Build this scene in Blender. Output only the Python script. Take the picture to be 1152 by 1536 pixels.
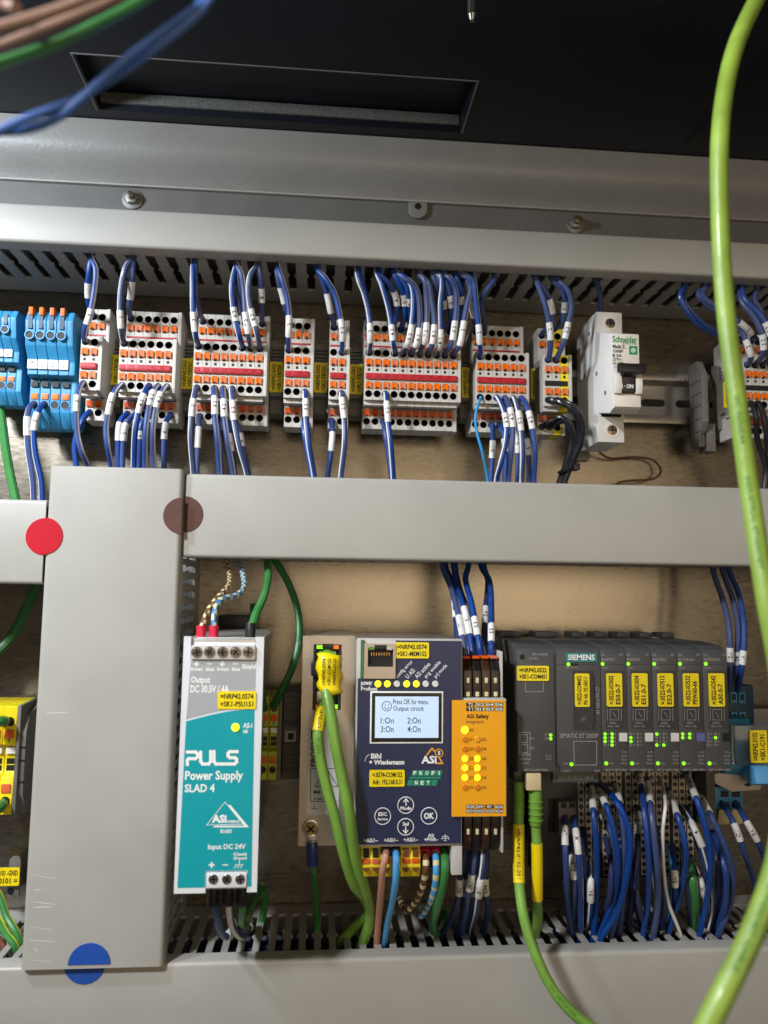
import bpy, bmesh, math, random
from mathutils import Vector, Matrix
random.seed(7)
SC = bpy.context.scene
for o in list(bpy.data.objects): bpy.data.objects.remove(o)
COL = SC.collection
MM = 0.001

# ------------------------------------------------------------------ camera
FPX, YAW, PITCH, ROLL, HCAM = 1150.0, 4.8, 6.0, 0.75, 510.0     # focal length in px of the 1152x1536 photo, distance to the plate in mm
_y, _p, _r = (math.radians(a) for a in (YAW, PITCH, ROLL))
CF = Vector((math.sin(_y)*math.cos(_p), math.cos(_y)*math.cos(_p), math.sin(_p)))
_R = CF.cross(Vector((0, 0, 1))).normalized(); _U = _R.cross(CF)
CR = _R*math.cos(_r) + _U*math.sin(_r); CU = -_R*math.sin(_r) + _U*math.cos(_r)
CP = Vector((0, -HCAM, 0))
cam = bpy.data.cameras.new('camera'); camo = bpy.data.objects.new('camera', cam); COL.objects.link(camo)
camo.matrix_world = Matrix(((CR.x, CU.x, -CF.x, CP.x*MM), (CR.y, CU.y, -CF.y, CP.y*MM), (CR.z, CU.z, -CF.z, CP.z*MM), (0, 0, 0, 1)))
cam.sensor_fit = 'VERTICAL'; cam.sensor_height = 36; cam.sensor_width = 27; cam.lens = 36*FPX/1536
cam.clip_start = 0.005; cam.clip_end = 20
cam.dof.use_dof = True; cam.dof.focus_distance = 0.435; cam.dof.aperture_fstop = 7.5
SC.camera = camo

# ------------------------------------------------------------------ light
world = bpy.data.worlds.new('World'); SC.world = world; world.use_nodes = True
bg = world.node_tree.nodes['Background']; bg.inputs[0].default_value = (1.0, 0.86, 0.70, 1); bg.inputs[1].default_value = 0.09
SC.view_settings.view_transform = 'Standard'; SC.view_settings.look = 'None'; SC.view_settings.gamma = 1
SC.view_settings.exposure = 0.0
def area(name, loc, target, size, energy, color, size_y=None):
    l = bpy.data.lights.new(name, 'AREA'); l.energy = energy; l.color = color; l.size = size*MM
    if size_y: l.shape = 'RECTANGLE'; l.size_y = size_y*MM
    o = bpy.data.objects.new(name, l); COL.objects.link(o); o.location = Vector(loc)*MM
    o.rotation_euler = (Vector(target)-Vector(loc)).to_track_quat('-Z', 'Y').to_euler()
    return o
_l = bpy.data.lights.new('cabinet_lamp', 'POINT'); _l.energy = 5.2; _l.color = (0.78, 0.89, 1.0); _l.shadow_soft_size = .02
_o = bpy.data.objects.new('cabinet_lamp', _l); COL.objects.link(_o); _o.location = (-.335, -.25, .262)
area('hall_light', (-440, -640, 430), (-40, 0, -60), 80, 7.6, (0.95, 0.97, 1.0))
area('room_light', (330, -1250, 40), (90, 0, -10), 820, 3.3, (1.0, 0.78, 0.52), 460)

# ------------------------------------------------------------------ pixel -> place (design helper: a photo pixel at protrusion d from the plate)
def W(px, py, d):
    D = CF + CR*((px-576)/FPX) - CU*((py-768)/FPX)
    t = (-d-CP.y)/D.y
    return CP + D*t
def WZ(px, py, z):
    D = CF + CR*((px-576)/FPX) - CU*((py-768)/FPX)
    return CP + D*(z/D.z)
def box_px(x0, y0, x1, y1, d):
    """photo rectangle at protrusion d -> upright world rectangle (x0,x1,z0,z1) in mm"""
    cx, cy = (x0+x1)/2, (y0+y1)/2
    return W(x0, cy, d).x, W(x1, cy, d).x, W(cx, y1, d).z, W(cx, y0, d).z

# ------------------------------------------------------------------ materials
def srgb(h):
    if isinstance(h, str):
        c = [int(h[i:i+2], 16)/255 for i in (0, 2, 4)]
        return tuple(x/12.92 if x < .04045 else ((x+.055)/1.055)**2.4 for x in c)
    return tuple(h)
MATS = {}
def mat(name, col, rough=.45, metal=0, var=.06, vscale=90, bump=0, bscale=900, emit=0, coat=0, spec=.5, stretch=None, dirt=0, dirtcol=(.06, .05, .04), trans=0, objrand=0, specks=0, dirtscale=None):
    m = bpy.data.materials.new(name); m.use_nodes = True; nt = m.node_tree; N = nt.nodes; L = nt.links
    b = N['Principled BSDF']; c = srgb(col)
    b.inputs['Roughness'].default_value = rough; b.inputs['Metallic'].default_value = metal
    b.inputs['Specular IOR Level'].default_value = spec; b.inputs['Coat Weight'].default_value = coat
    if trans: b.inputs['Transmission Weight'].default_value = trans
    tc = N.new('ShaderNodeTexCoord'); mp = N.new('ShaderNodeMapping'); L.new(tc.outputs['Object'], mp.inputs[0])
    if stretch: mp.inputs['Scale'].default_value = stretch
    n = N.new('ShaderNodeTexNoise'); n.inputs['Scale'].default_value = vscale; n.inputs['Detail'].default_value = 5; L.new(mp.outputs[0], n.inputs[0])
    r = N.new('ShaderNodeValToRGB'); L.new(n.outputs[0], r.inputs[0])
    r.color_ramp.elements[0].position = .3; r.color_ramp.elements[1].position = .72
    r.color_ramp.elements[0].color = (*[x*(1-var) for x in c], 1); r.color_ramp.elements[1].color = (*[min(1, x*(1+var)) for x in c], 1)
    out = r.outputs[0]
    if dirt:
        n2 = N.new('ShaderNodeTexNoise'); n2.inputs['Scale'].default_value = dirtscale or vscale*.35; n2.inputs['Detail'].default_value = 8; n2.inputs['Roughness'].default_value = .7
        L.new(tc.outputs['Object'], n2.inputs[0])
        r2 = N.new('ShaderNodeValToRGB'); L.new(n2.outputs[0], r2.inputs[0]); r2.color_ramp.elements[0].position = .52; r2.color_ramp.elements[1].position = .78
        r2.color_ramp.elements[0].color = (0, 0, 0, 1); r2.color_ramp.elements[1].color = (dirt, dirt, dirt, 1)
        mx = N.new('ShaderNodeMixRGB'); L.new(r2.outputs[0], mx.inputs[0]); L.new(out, mx.inputs[1]); mx.inputs[2].default_value = (*dirtcol, 1)
        out = mx.outputs[0]
    if specks:
        n3 = N.new('ShaderNodeTexNoise'); n3.inputs['Scale'].default_value = 520; n3.inputs['Detail'].default_value = 2; L.new(tc.outputs['Object'], n3.inputs[0])
        r3 = N.new('ShaderNodeValToRGB'); L.new(n3.outputs[0], r3.inputs[0]); r3.color_ramp.elements[0].position = .70; r3.color_ramp.elements[1].position = .76
        r3.color_ramp.elements[0].color = (0, 0, 0, 1); r3.color_ramp.elements[1].color = (specks, specks, specks, 1)
        mx = N.new('ShaderNodeMixRGB'); L.new(r3.outputs[0], mx.inputs[0]); L.new(out, mx.inputs[1])
        mx.inputs[2].default_value = (*[x*.55 if sum(c) > .3 else x*2.2+.02 for x in c], 1); out = mx.outputs[0]
    if objrand:
        oi = N.new('ShaderNodeObjectInfo'); mr = N.new('ShaderNodeMapRange'); L.new(oi.outputs['Random'], mr.inputs[0])
        mr.inputs[3].default_value = 1-objrand; mr.inputs[4].default_value = 1+objrand*.5
        hs = N.new('ShaderNodeHueSaturation'); L.new(mr.outputs[0], hs.inputs['Value']); L.new(mr.outputs[0], hs.inputs['Saturation']); L.new(out, hs.inputs['Color']); out = hs.outputs[0]
    L.new(out, b.inputs['Base Color'])
    rr = N.new('ShaderNodeMapRange'); L.new(n.outputs[0], rr.inputs[0]); rr.inputs[3].default_value = max(0, rough-.07); rr.inputs[4].default_value = min(1, rough+.09)
    L.new(rr.outputs[0], b.inputs['Roughness'])
    if bump:
        nb = N.new('ShaderNodeTexNoise'); nb.inputs['Scale'].default_value = bscale; nb.inputs['Detail'].default_value = 3; L.new(mp.outputs[0], nb.inputs[0])
        bp = N.new('ShaderNodeBump'); bp.inputs['Strength'].default_value = bump; bp.inputs['Distance'].default_value = .0006
        L.new(nb.outputs[0], bp.inputs['Height']); L.new(bp.outputs[0], b.inputs['Normal'])
    if emit:
        b.inputs['Emission Color'].default_value = (*c, 1); b.inputs['Emission Strength'].default_value = emit
    MATS[name] = m; return m
M = MATS
mat('duct', 'a6a49d', .40, var=.05, vscale=25, bump=.05, bscale=260, dirt=.22, dirtcol=(.26, .25, .23), specks=.12)
mat('scuff', 'c9c7c2', .6, var=.05)
mat('duct_finger', 'a3a19b', .5, var=.05, vscale=60, dirt=.15, dirtcol=(.2, .18, .15), objrand=.08)
mat('zinc', '8a8377', .28, 1.0, var=.16, vscale=520, bump=.05, bscale=1500, stretch=(.25, 1, 1), dirt=.45, dirtcol=(.15, .12, .085), dirtscale=16, specks=.15)
mat('galv', 'cfcbc4', .24, .95, var=.08, vscale=60, stretch=(.1, 1, 1))
mat('steel', 'b4b0a8', .28, .95, var=.1, vscale=200)
mat('stainless', 'b5aca2', .38, .8, var=.05, vscale=60, stretch=(6, 1, .4), dirt=.12)
mat('screw', '8d8273', .3, .95, var=.35, vscale=500)
mat('screw_bright', 'b5b0a6', .25, .95, var=.25, vscale=500)
mat('brass', 'b7925c', .3, .9, var=.2, vscale=400)
mat('ceiling_black', '0e121c', .38, var=.25, vscale=14, bump=.04, bscale=700, dirt=.18, dirtcol=(.03, .034, .045), specks=.35)
mat('foam', '565653', .9, var=.4, vscale=700, bump=.6, bscale=1500)
mat('paint_grey', '84827e', .42, var=.05, vscale=40, bump=.35, bscale=420, specks=.15)
mat('paint_dark', '6a6865', .5, var=.08, vscale=40, bump=.15, bscale=500)
mat('tb_grey', 'c0bcb4', .5, var=.05, vscale=300, dirt=.15, dirtcol=(.3, .28, .24), objrand=.10)
mat('tb_dark', '6c6964', .55, var=.1, vscale=200)
mat('tb_blue', '2f86b5', .45, var=.08, vscale=200, dirt=.1)
mat('tb_blue_dark', '123c58', .5, var=.1, vscale=200)
mat('tb_yellow', 'e6cf12', .45, var=.08, vscale=200, dirt=.1)
mat('tb_yellow_shaded', 'a9b02a', .45, var=.08, vscale=200, dirt=.15)  # terminal yellow made darker and greener: its shadow is in the colour
mat('tb_green', '4c8a2a', .45, var=.1, vscale=200)
mat('hole', '0c0b0a', .6, var=.2)
mat('orange', 'e66c02', .5, var=.10, vscale=500, spec=.25, dirt=.2, dirtcol=(.35, .08, .01), objrand=.10)
mat('orange_deep', 'dc5606', .5, spec=.25, var=.1, vscale=500, dirt=.2, dirtcol=(.3, .06, .01), objrand=.12)
mat('red_bar', 'a80c20', .45, var=.1, vscale=300)
mat('yellow_label', 'f2d80c', .38, var=.03, vscale=120)
mat('ink', '131210', .6, var=.05)
mat('white_ink', 'eeeeea', .5, var=.02)
mat('grey_ink', '9a9a98', .5, var=.04)
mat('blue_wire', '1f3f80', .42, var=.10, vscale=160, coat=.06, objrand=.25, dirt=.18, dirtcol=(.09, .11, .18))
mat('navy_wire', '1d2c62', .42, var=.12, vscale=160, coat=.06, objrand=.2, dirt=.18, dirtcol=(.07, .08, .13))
mat('white_stripe', 'd6d4d0', .4, var=.05)
mat('sleeve', 'dcdbd8', .42, var=.05, vscale=300, objrand=.08, dirt=.15, dirtcol=(.4,.38,.34))
mat('green_wire', '387c3c', .33, var=.10, vscale=120, coat=.2)
mat('dark_green_wire', '1f6230', .35, var=.1, vscale=120, coat=.2)
mat('lime_cable', '86a23e', .42, var=.2, vscale=60, coat=.12, bump=.5, bscale=170, dirt=.4, dirtcol=(.16, .24, .05))
mat('lime_cable_b', '76a342', .42, var=.16, vscale=60, bump=.3, bscale=170, coat=.15, dirt=.2, dirtcol=(.2, .28, .06))
mat('boot_green', '6fa03a', .5, var=.08, vscale=120)
mat('lime_ink', '3f7a1c', .6, var=.1)
mat('black_wire', '14141a', .38, var=.2, vscale=160, coat=.1)
mat('brown_wire', '6b4028', .38, var=.15, vscale=160)
mat('pink_wire', 'c08a72', .38, var=.08, vscale=160)
mat('near_blue', '3f68b4', .4, var=.08, vscale=100)
mat('near_brown', '9c7c6a', .42, var=.08, vscale=100)
mat('sky_wire', '4fa3dc', .35, var=.08, vscale=160)
mat('blue_band', '3a78b0', .35, var=.08, vscale=160)
mat('cyan_wire', '2e8fc8', .35, var=.08, vscale=160)
mat('cream', 'd6cc9c', .4, var=.06, vscale=160)
mat('white_wire', 'd8d6cf', .4, var=.06)
mat('yg_yellow', 'd9d92a', .38, var=.06)
mat('red_ferrule', 'c21c3a', .35, var=.06)
mat('black_plastic', '17171a', .42, var=.15, vscale=200)
mat('sticker_red', 'b4041e', .55, var=.05, vscale=60, spec=.25)
mat('sticker_brown', '55362c', .55, var=.12, vscale=60, spec=.3)
mat('sticker_blue', '1c4ca4', .5, var=.06, vscale=60)
mat('psu_white', 'dadde0', .4, var=.03, vscale=40, dirt=.05)
mat('psu_grey', 'a3a6a8', .45, var=.03, vscale=40)
mat('psu_teal', '049aa4', .42, var=.03, vscale=40, specks=.06)
mat('psu_metal', 'b7b4ae', .35, .6, var=.06, vscale=60)
mat('led_yellow', 'ffee20', .3, emit=1.6, var=0)
mat('led_green', '8cff20', .3, emit=.9, var=0)
mat('lamp_off', 'd27a10', .4, var=.05)
mat('bolt_grey', '8f8e8a', .42, .7, var=.15, vscale=300)
mat('lamp_dark', '74746f', .5, var=.05)
mat('led_white', 'd8d8d2', .4, var=.05)
mat('led_orange', 'f07020', .35, var=.05, emit=.25)
mat('gw_blue', '20294a', .4, var=.05, vscale=50)
mat('gw_orange', 'f0a408', .42, var=.03, vscale=50)
mat('gw_frame', 'bdb9b3', .4, var=.04, vscale=50)
mat('lcd', 'b4cbe0', .5, emit=.46, var=0)
mat('lcd_ink', '33435a', .5, var=0)
mat('screen_black', '0b0c10', .25, var=.1)
mat('logo_green', '128a68', .45, var=.04)
mat('logo_orange', 'e8a020', .45, var=.04)
mat('plug_brown', '3b2418', .35, var=.25, vscale=120)
mat('plug_black', '1a1614', .35, var=.2, vscale=120)
mat('plc', '4a4a4b', .48, var=.04, vscale=60, bump=.05, bscale=2500, dirt=.06)
mat('plc_dark', '333334', .5, var=.06, vscale=60)
mat('plc_teal', '1f7f80', .42, var=.03)
mat('plc_cream', 'cfc6b4', .5, var=.08, vscale=200)
mat('plc_white', 'dedcd6', .45, var=.03)
mat('plc_violet', '5f62a8', .45, var=.03)
mat('latch_cream', 'd8c69c', .45, var=.06)
mat('mcb', 'ddd6ca', .42, var=.04, vscale=60, dirt=.08)
mat('mcb_side', 'd8d5d0', .45, var=.05, vscale=60, dirt=.1)
mat('mcb_green', '1f8a4c', .45, var=.03)
mat('clear_cover', 'e8eef0', .12, var=.01, trans=.96)
mat('beige', 'bfb3a4', .45, var=.05)
mat('navy_sleeve', '26337c', .3, var=.1, coat=.2)

# ------------------------------------------------------------------ things and parts
ORG = {}
def thing(name, label, cat, org, group=None):
    o = bpy.data.objects.new(name, None); o.empty_display_size = .005; COL.objects.link(o)
    o.location = Vector(org)*MM; ORG[o] = Vector(org)
    o['label'] = label; o['category'] = cat
    if group: o['group'] = group
    return o
def tag(o, label, cat, group=None):
    o['label'] = label; o['category'] = cat
    if group: o['group'] = group
    return o
def org_of(p): return ORG[p] if p is not None else Vector((0, 0, 0))
def link_mesh(me, name, parent=None, org=None):
    """another object over an existing mesh; org = where its local zero stands (mm, world)"""
    o = bpy.data.objects.new(name, me); COL.objects.link(o)
    org = org_of(parent) if org is None else Vector(org)
    o.location = (org - org_of(parent))*MM; o.parent = parent; ORG[o] = org
    return o

class MB:
    def __init__(s): s.v = []; s.f = []; s.m = []
    def add(s, vs, fs, mi=0):
        b = len(s.v); s.v += [Vector(p) for p in vs]; s.f += [tuple(b+i for i in f) for f in fs]
        s.m += [mi]*len(fs) if isinstance(mi, int) else mi
        return s
    def box(s, x0, x1, d0, d1, z0, z1, mi=0):
        y0, y1 = -d1, -d0
        return s.add([(x0, y0, z0), (x1, y0, z0), (x1, y1, z0), (x0, y1, z0), (x0, y0, z1), (x1, y0, z1), (x1, y1, z1), (x0, y1, z1)],
              [(0, 1, 5, 4), (1, 2, 6, 5), (2, 3, 7, 6), (3, 0, 4, 7), (4, 5, 6, 7), (3, 2, 1, 0)], mi)
    def prism(s, poly, fn0, fn1, mi=0):
        n = len(poly); a = [fn0(*p) for p in poly]; b = [fn1(*p) for p in poly]
        return s.add(a+b, [tuple(range(n)), tuple(range(2*n-1, n-1, -1))] + [(i, (i+1) % n, n+(i+1) % n, n+i) for i in range(n)], mi)
    def px(s, poly, x0, x1, mi=0): return s.prism(poly, lambda d, z: (x0, -d, z), lambda d, z: (x1, -d, z), mi)     # profile (d,z)
    def pd(s, poly, d0, d1, mi=0): return s.prism(poly, lambda x, z: (x, -d0, z), lambda x, z: (x, -d1, z), mi)     # profile (x,z)
    def pz(s, poly, z0, z1, mi=0): return s.prism(poly, lambda x, d: (x, -d, z0), lambda x, d: (x, -d, z1), mi)     # profile (x,d)
    def cyl(s, x, z, r, d0, d1, n=16, mi=0, r1=None):
        r1 = r if r1 is None else r1
        cs = [(math.cos(2*math.pi*i/n), math.sin(2*math.pi*i/n)) for i in range(n)]
        a = [(x+r*c, -d0, z+r*q) for c, q in cs]; b = [(x+r1*c, -d1, z+r1*q) for c, q in cs]
        return s.add(a+b, [tuple(range(n)), tuple(range(2*n-1, n-1, -1))] + [(i, (i+1) % n, n+(i+1) % n, n+i) for i in range(n)], mi)
    def ring(s, x, z, r0, r1, d0, d1, n=24, mi=0):
        cs = [(math.cos(2*math.pi*i/n), math.sin(2*math.pi*i/n)) for i in range(n)]
        vs = []
        for r, d in ((r0, d0), (r0, d1), (r1, d1), (r1, d0)): vs += [(x+r*c, -d, z+r*q) for c, q in cs]
        fs = [(k*n+i, k*n+(i+1) % n, ((k+1) % 4)*n+(i+1) % n, ((k+1) % 4)*n+i) for k in range(4) for i in range(n)]
        return s.add(vs, fs, mi)
    def hole_cell(s, x0, x1, z0, z1, d, cx, cz, r, depth, n=12, mi=0, mh=1):
        """flat front cell with a real round hole of given depth"""
        a0 = math.pi/n
        ri = [(cx+r*math.cos(2*math.pi*i/n+a0), cz+r*math.sin(2*math.pi*i/n+a0)) for i in range(n)]
        ro = []
        for (px, pz) in ri:
            dx, dz = px-cx, pz-cz
            t = min(((x1 if dx > 0 else x0)-cx)/dx if abs(dx) > 1e-9 else 9e9, ((z1 if dz > 0 else z0)-cz)/dz if abs(dz) > 1e-9 else 9e9)
            ro.append((cx+dx*t, cz+dz*t))
        vs = [(x, -d, z) for x, z in ro]+[(x, -d, z) for x, z in ri]+[(cx+(x-cx)*.92, -(d-depth), cz+(z-cz)*.92) for x, z in ri]
        fs = []; ms = []
        cor = [(x0, z0), (x1, z0), (x1, z1), (x0, z1)]
        for i in range(n):
            j = (i+1) % n
            f = [i, j, n+j, n+i]
            # add the corner where two neighbours sit on different sides
            a, b = ro[i], ro[j]
            for (qx, qz) in cor:
                if (abs(a[0]-qx) < 1e-6 and abs(b[1]-qz) < 1e-6) or (abs(a[1]-qz) < 1e-6 and abs(b[0]-qx) < 1e-6):
                    if abs(a[0]-qx)+abs(a[1]-qz) > 1e-6 and abs(b[0]-qx)+abs(b[1]-qz) > 1e-6:
                        vs.append((qx, -d, qz)); f = [i, len(vs)-1, j, n+j, n+i]
            fs.append(tuple(f)); ms.append(mi)
            fs.append((n+i, n+j, 2*n+j, 2*n+i)); ms.append(mh)
        fs.append(tuple(range(2*n, 3*n))); ms.append(mh)
        return s.add(vs, fs, ms)
    def rod(s, p0, p1, r, n=12, mi=0, r1=None):
        p0, p1 = Vector(p0), Vector(p1); t = (p1-p0).normalized()
        a = t.cross(Vector((0, 0, 1)) if abs(t.z) < .9 else Vector((1, 0, 0))).normalized(); b = t.cross(a)
        r1 = r if r1 is None else r1
        A = [p0+(a*math.cos(2*math.pi*i/n)+b*math.sin(2*math.pi*i/n))*r for i in range(n)]
        B = [p1+(a*math.cos(2*math.pi*i/n)+b*math.sin(2*math.pi*i/n))*r1 for i in range(n)]
        return s.add(A+B, [tuple(range(n)), tuple(range(2*n-1, n-1, -1))] + [(i, (i+1) % n, n+(i+1) % n, n+i) for i in range(n)], mi)
    def build(s, name, mats, parent=None, org=None, bevel=0, seg=2, smooth=True, angle=35):
        if isinstance(mats, str): mats = [mats]
        org = org_of(parent) if org is None else Vector(org)
        me = bpy.data.meshes.new(name)
        me.from_pydata([((p-org)*MM)[:] for p in s.v], [], s.f)
        for m in mats: me.materials.append(M[m])
        me.polygons.foreach_set('material_index', s.m)
        bm = bmesh.new(); bm.from_mesh(me)
        bmesh.ops.recalc_face_normals(bm, faces=bm.faces)
        if bevel:
            es = [e for e in bm.edges if len(e.link_faces) == 2 and e.calc_face_angle(0) > .5]
            bmesh.ops.bevel(bm, geom=es, offset=bevel*MM, segments=seg, affect='EDGES', clamp_overlap=True, profile=.6)
        bm.to_mesh(me); bm.free()
        if smooth:
            me.polygons.foreach_set('use_smooth', [True]*len(me.polygons)); me.set_sharp_from_angle(angle=math.radians(angle))
        return link_mesh(me, name, parent, org)

# ------------------------------------------------------------------ lettering
_TX = {}
def text_geo(s, bold):
    k = (s, bold)
    if k not in _TX:
        c = bpy.data.curves.new('t', 'FONT'); c.body = s; c.resolution_u = 2; c.offset = bold
        o = bpy.data.objects.new('t', c); me = bpy.data.meshes.new_from_object(o)
        vs = [(v.co.x, v.co.y) for v in me.vertices]; fs = [tuple(p.vertices) for p in me.polygons]
        bpy.data.objects.remove(o); bpy.data.curves.remove(c); bpy.data.meshes.remove(me)
        _TX[k] = (vs, fs)
    return _TX[k]
def put_text(mb, s, cx, cz, w, h, d, rot=0, bold=0, mi=0, slant=0, keep=False):
    """lettering centred at (cx,cz), w wide along the reading direction, h high"""
    vs, fs = text_geo(s, bold)
    if not vs: return
    x0 = min(v[0] for v in vs); x1 = max(v[0] for v in vs); y0 = min(v[1] for v in vs); y1 = max(v[1] for v in vs)
    sx, sy = w/max(1e-6, x1-x0), h/max(1e-6, y1-y0)
    if keep: sx = sy = min(sx, sy)
    c, q = math.cos(math.radians(rot)), math.sin(math.radians(rot))
    out = []
    for (x, y) in vs:
        u, v = (x-(x0+x1)/2)*sx, (y-(y0+y1)/2)*sy
        u += slant*v
        out.append((cx+u*c-v*q, -d, cz+u*q+v*c))
    mb.add(out, fs, mi)
def TT(parent, m, d, items, name='lettering', bold=0):
    """items: (text, (px0,py0,px1,py1)[, rot]) in photo pixels on the plane at protrusion d"""
    mb = MB()
    bold = bold+.008
    for it in items:
        s, b = it[0], it[1]; rot = it[2] if len(it) > 2 else 0
        x0, x1, z0, z1 = box_px(*b, d)
        w, h = x1-x0, z1-z0
        if abs(rot) == 90: w, h = h, w
        if s == 'I': w *= .28
        put_text(mb, s, (x0+x1)/2, (z0+z1)/2, w, h, d, rot, bold)
    return mb.build(name, m, parent, smooth=False)
def yellow_label(parent, b, d, lines, rot=0, back=1.0, tilt=0):
    """printed yellow label part; b in photo pixels"""
    x0, x1, z0, z1 = box_px(*b, d); w, h = x1-x0, z1-z0
    r = min(w, h)*.09
    poly = []
    for (cx, cz, a0) in ((x1-r, z1-r, 0), (x0+r, z1-r, 90), (x0+r, z0+r, 180), (x1-r, z0+r, 270)):
        for k in range(4): a = math.radians(a0+30*k); poly.append((cx+r*math.cos(a), cz+r*math.sin(a)))
    o = MB().pd(poly, d-back, d).build('label_plate', 'yellow_label', parent)
    mb = MB(); n = len(lines); cx, cz = (x0+x1)/2, (z0+z1)/2
    L, H = (w, h) if rot == 0 else (h, w)
    for i, t in enumerate(lines):
        lw = L*.86 if not isinstance(t, tuple) else L*t[1]
        s = t if not isinstance(t, tuple) else t[0]
        off = H*(.5-(i+.5)/n)*.86
        th = H*(.86/n)*.72
        if rot == 0: put_text(mb, s, cx+(L*.86-lw)/2, cz+off, lw, th, d+.08, 0, .028)
        else: put_text(mb, s, cx-off, cz-(L*.86-lw)/2, lw, th, d+.08, 90, .028)
    mb.build('lettering', 'ink', o, smooth=False)
    return o

# ------------------------------------------------------------------ wires
def spline(pts, step=2.0):
    P = [Vector(p) for p in pts]
    P = [P[0]*2-P[1]] + P + [P[-1]*2-P[-2]]
    out = []
    for i in range(1, len(P)-2):
        a, b, c, d = P[i-1:i+3]
        n = max(2, int((c-b).length/step))
        # centripetal-ish tangents, clamped so that long neighbours do not overshoot
        L = (c-b).length
        m1 = (c-a); m1 = m1*(L/max(1e-6, (b-a).length+L)); m2 = (d-b); m2 = m2*(L/max(1e-6, (d-c).length+L))
        for k in range(n):
            t = k/n; t2, t3 = t*t, t*t*t
            out.append(b*(2*t3-3*t2+1)+m1*(t3-2*t2+t)+c*(-2*t3+3*t2)+m2*(t3-t2))
    out.append(P[-2]); return out
def frames(C):
    n = len(C); T = [(C[min(i+1, n-1)]-C[max(i-1, 0)]).normalized() for i in range(n)]
    ref = Vector((0, -1, 0)); N = []
    nrm = ref-T[0]*ref.dot(T[0])
    if nrm.length < .05: nrm = T[0].cross(Vector((1, 0, 0)))
    nrm.normalize()
    for t in T:
        nrm = nrm-t*nrm.dot(t); nrm.normalize()
        # drift gently back to facing the open side so that a stripe keeps its side
        v = ref-t*ref.dot(t)
        if v.length > .3: nrm = (nrm*.8+v.normalized()*.2).normalized()
        N.append(nrm.copy())
    return T, N
def tube_mesh(C, r, n=10, stripe=None, bands=None, swidth=2, cap=True, wob=0):
    """stripe = side index offset for a lengthwise stripe (material 1); bands = (period, duty) rings of material 1"""
    T, N = frames(C); mb = MB(); vs = []; fs = []; ms = []; s = 0
    rr = r if callable(r) else (lambda t: r)
    tot = sum((C[i+1]-C[i]).length for i in range(len(C)-1)); acc = 0
    for i, (c, t, nn) in enumerate(zip(C, T, N)):
        if i: acc += (C[i]-C[i-1]).length
        b = t.cross(nn); R = rr(acc)
        for k in range(n):
            a = 2*math.pi*k/n; vs.append(c+(nn*math.cos(a)+b*math.sin(a))*R)
    acc = 0
    for i in range(len(C)-1):
        acc += (C[i+1]-C[i]).length
        for k in range(n):
            fs.append((i*n+k, i*n+(k+1) % n, (i+1)*n+(k+1) % n, (i+1)*n+k))
            mi = 0
            if stripe is not None and (k-stripe) % n < swidth: mi = 1
            if bands and ((acc/bands[0]) + k*bands[2]/n) % 1 < bands[1]: mi = 1
            ms.append(mi)
    if cap:
        fs.append(tuple(range(n))); fs.append(tuple(range(len(C)*n-1, (len(C)-1)*n-1, -1))); ms += [0, 0]
    mb.add(vs, fs, ms); return mb
def cut(C, f0, f1):
    """stretch of a polyline between two length fractions"""
    L = [0]
    for i in range(len(C)-1): L.append(L[-1]+(C[i+1]-C[i]).length)
    tot = L[-1]
    def at(f):
        x = f*tot
        for i in range(len(C)-1):
            if L[i+1] >= x: return C[i].lerp(C[i+1], (x-L[i])/max(1e-9, L[i+1]-L[i]))
        return C[-1]
    n = max(3, int((f1-f0)*tot/1.6))
    return [at(f0+(f1-f0)*k/n) for k in range(n+1)]
def sleeve_on(root, C, R, f0, f1, txt, mats=('sleeve', 'ink'), name='marker_sleeve', flip=False, hfac=1.0):
    S = cut(C, f0, f1)
    o = tube_mesh(S, R, 12).build(name, mats[0], root)
    if txt:
        c0, c1 = S[0], S[-1]; t = (c1-c0).normalized()
        if t.z < 0: t = -t
        if flip: t = -t
        mid = S[len(S)//2]; ref = (CP-mid).normalized(); nn = (ref-t*ref.dot(t)).normalized(); v = nn.cross(t)
        vs, fs = text_geo(txt, .015)
        if vs:
            x0 = min(p[0] for p in vs); x1 = max(p[0] for p in vs); y0 = min(p[1] for p in vs); y1 = max(p[1] for p in vs)
            L = (c1-c0).length*.72; h = R*1.15*hfac; sc = min(L/(x1-x0), h/(y1-y0))
            out = []
            R2 = R*1.02+.04
            for x, y in vs:
                u, w = (x-(x0+x1)/2)*sc, (y-(y0+y1)/2)*sc
                # follow the bend of the sleeve
                f = min(1, max(0, .5+(u/(c1-c0).length)*(1 if (c1-c0).dot(t) > 0 else -1)))
                k = f*(len(S)-1); i = min(len(S)-2, int(k)); cc = S[i].lerp(S[i+1], k-i)
                out.append(cc+v*w+nn*math.sqrt(max(0, R2*R2-w*w)))
            MB().add(out, fs).build('lettering', mats[1], o, smooth=False)
    return o
def wire(label, pts, r=1.75, m='blue_wire', stripe=None, bands=None, m2='white_stripe', sl=None, group=None, name='wire', cat='wire', step=2.0, n=10, swidth=1, world_pts=False):
    """pts are (px,py,d); sl = list of (f0,f1,text)"""
    P = [p if isinstance(p, Vector) else W(*p) for p in pts]
    C = spline(P, step)
    root = thing(name, label, cat, C[-1] if C[-1].z < C[0].z else C[0], group)
    mats = [m, m2] if (stripe is not None or bands) else [m]
    tube_mesh(C, r, n, stripe, bands, swidth).build('insulation' if cat == 'wire' else 'jacket', mats, root)
    for q in (sl or []): sleeve_on(root, C, r*1.14+.1, *q)
    return root, C
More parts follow.
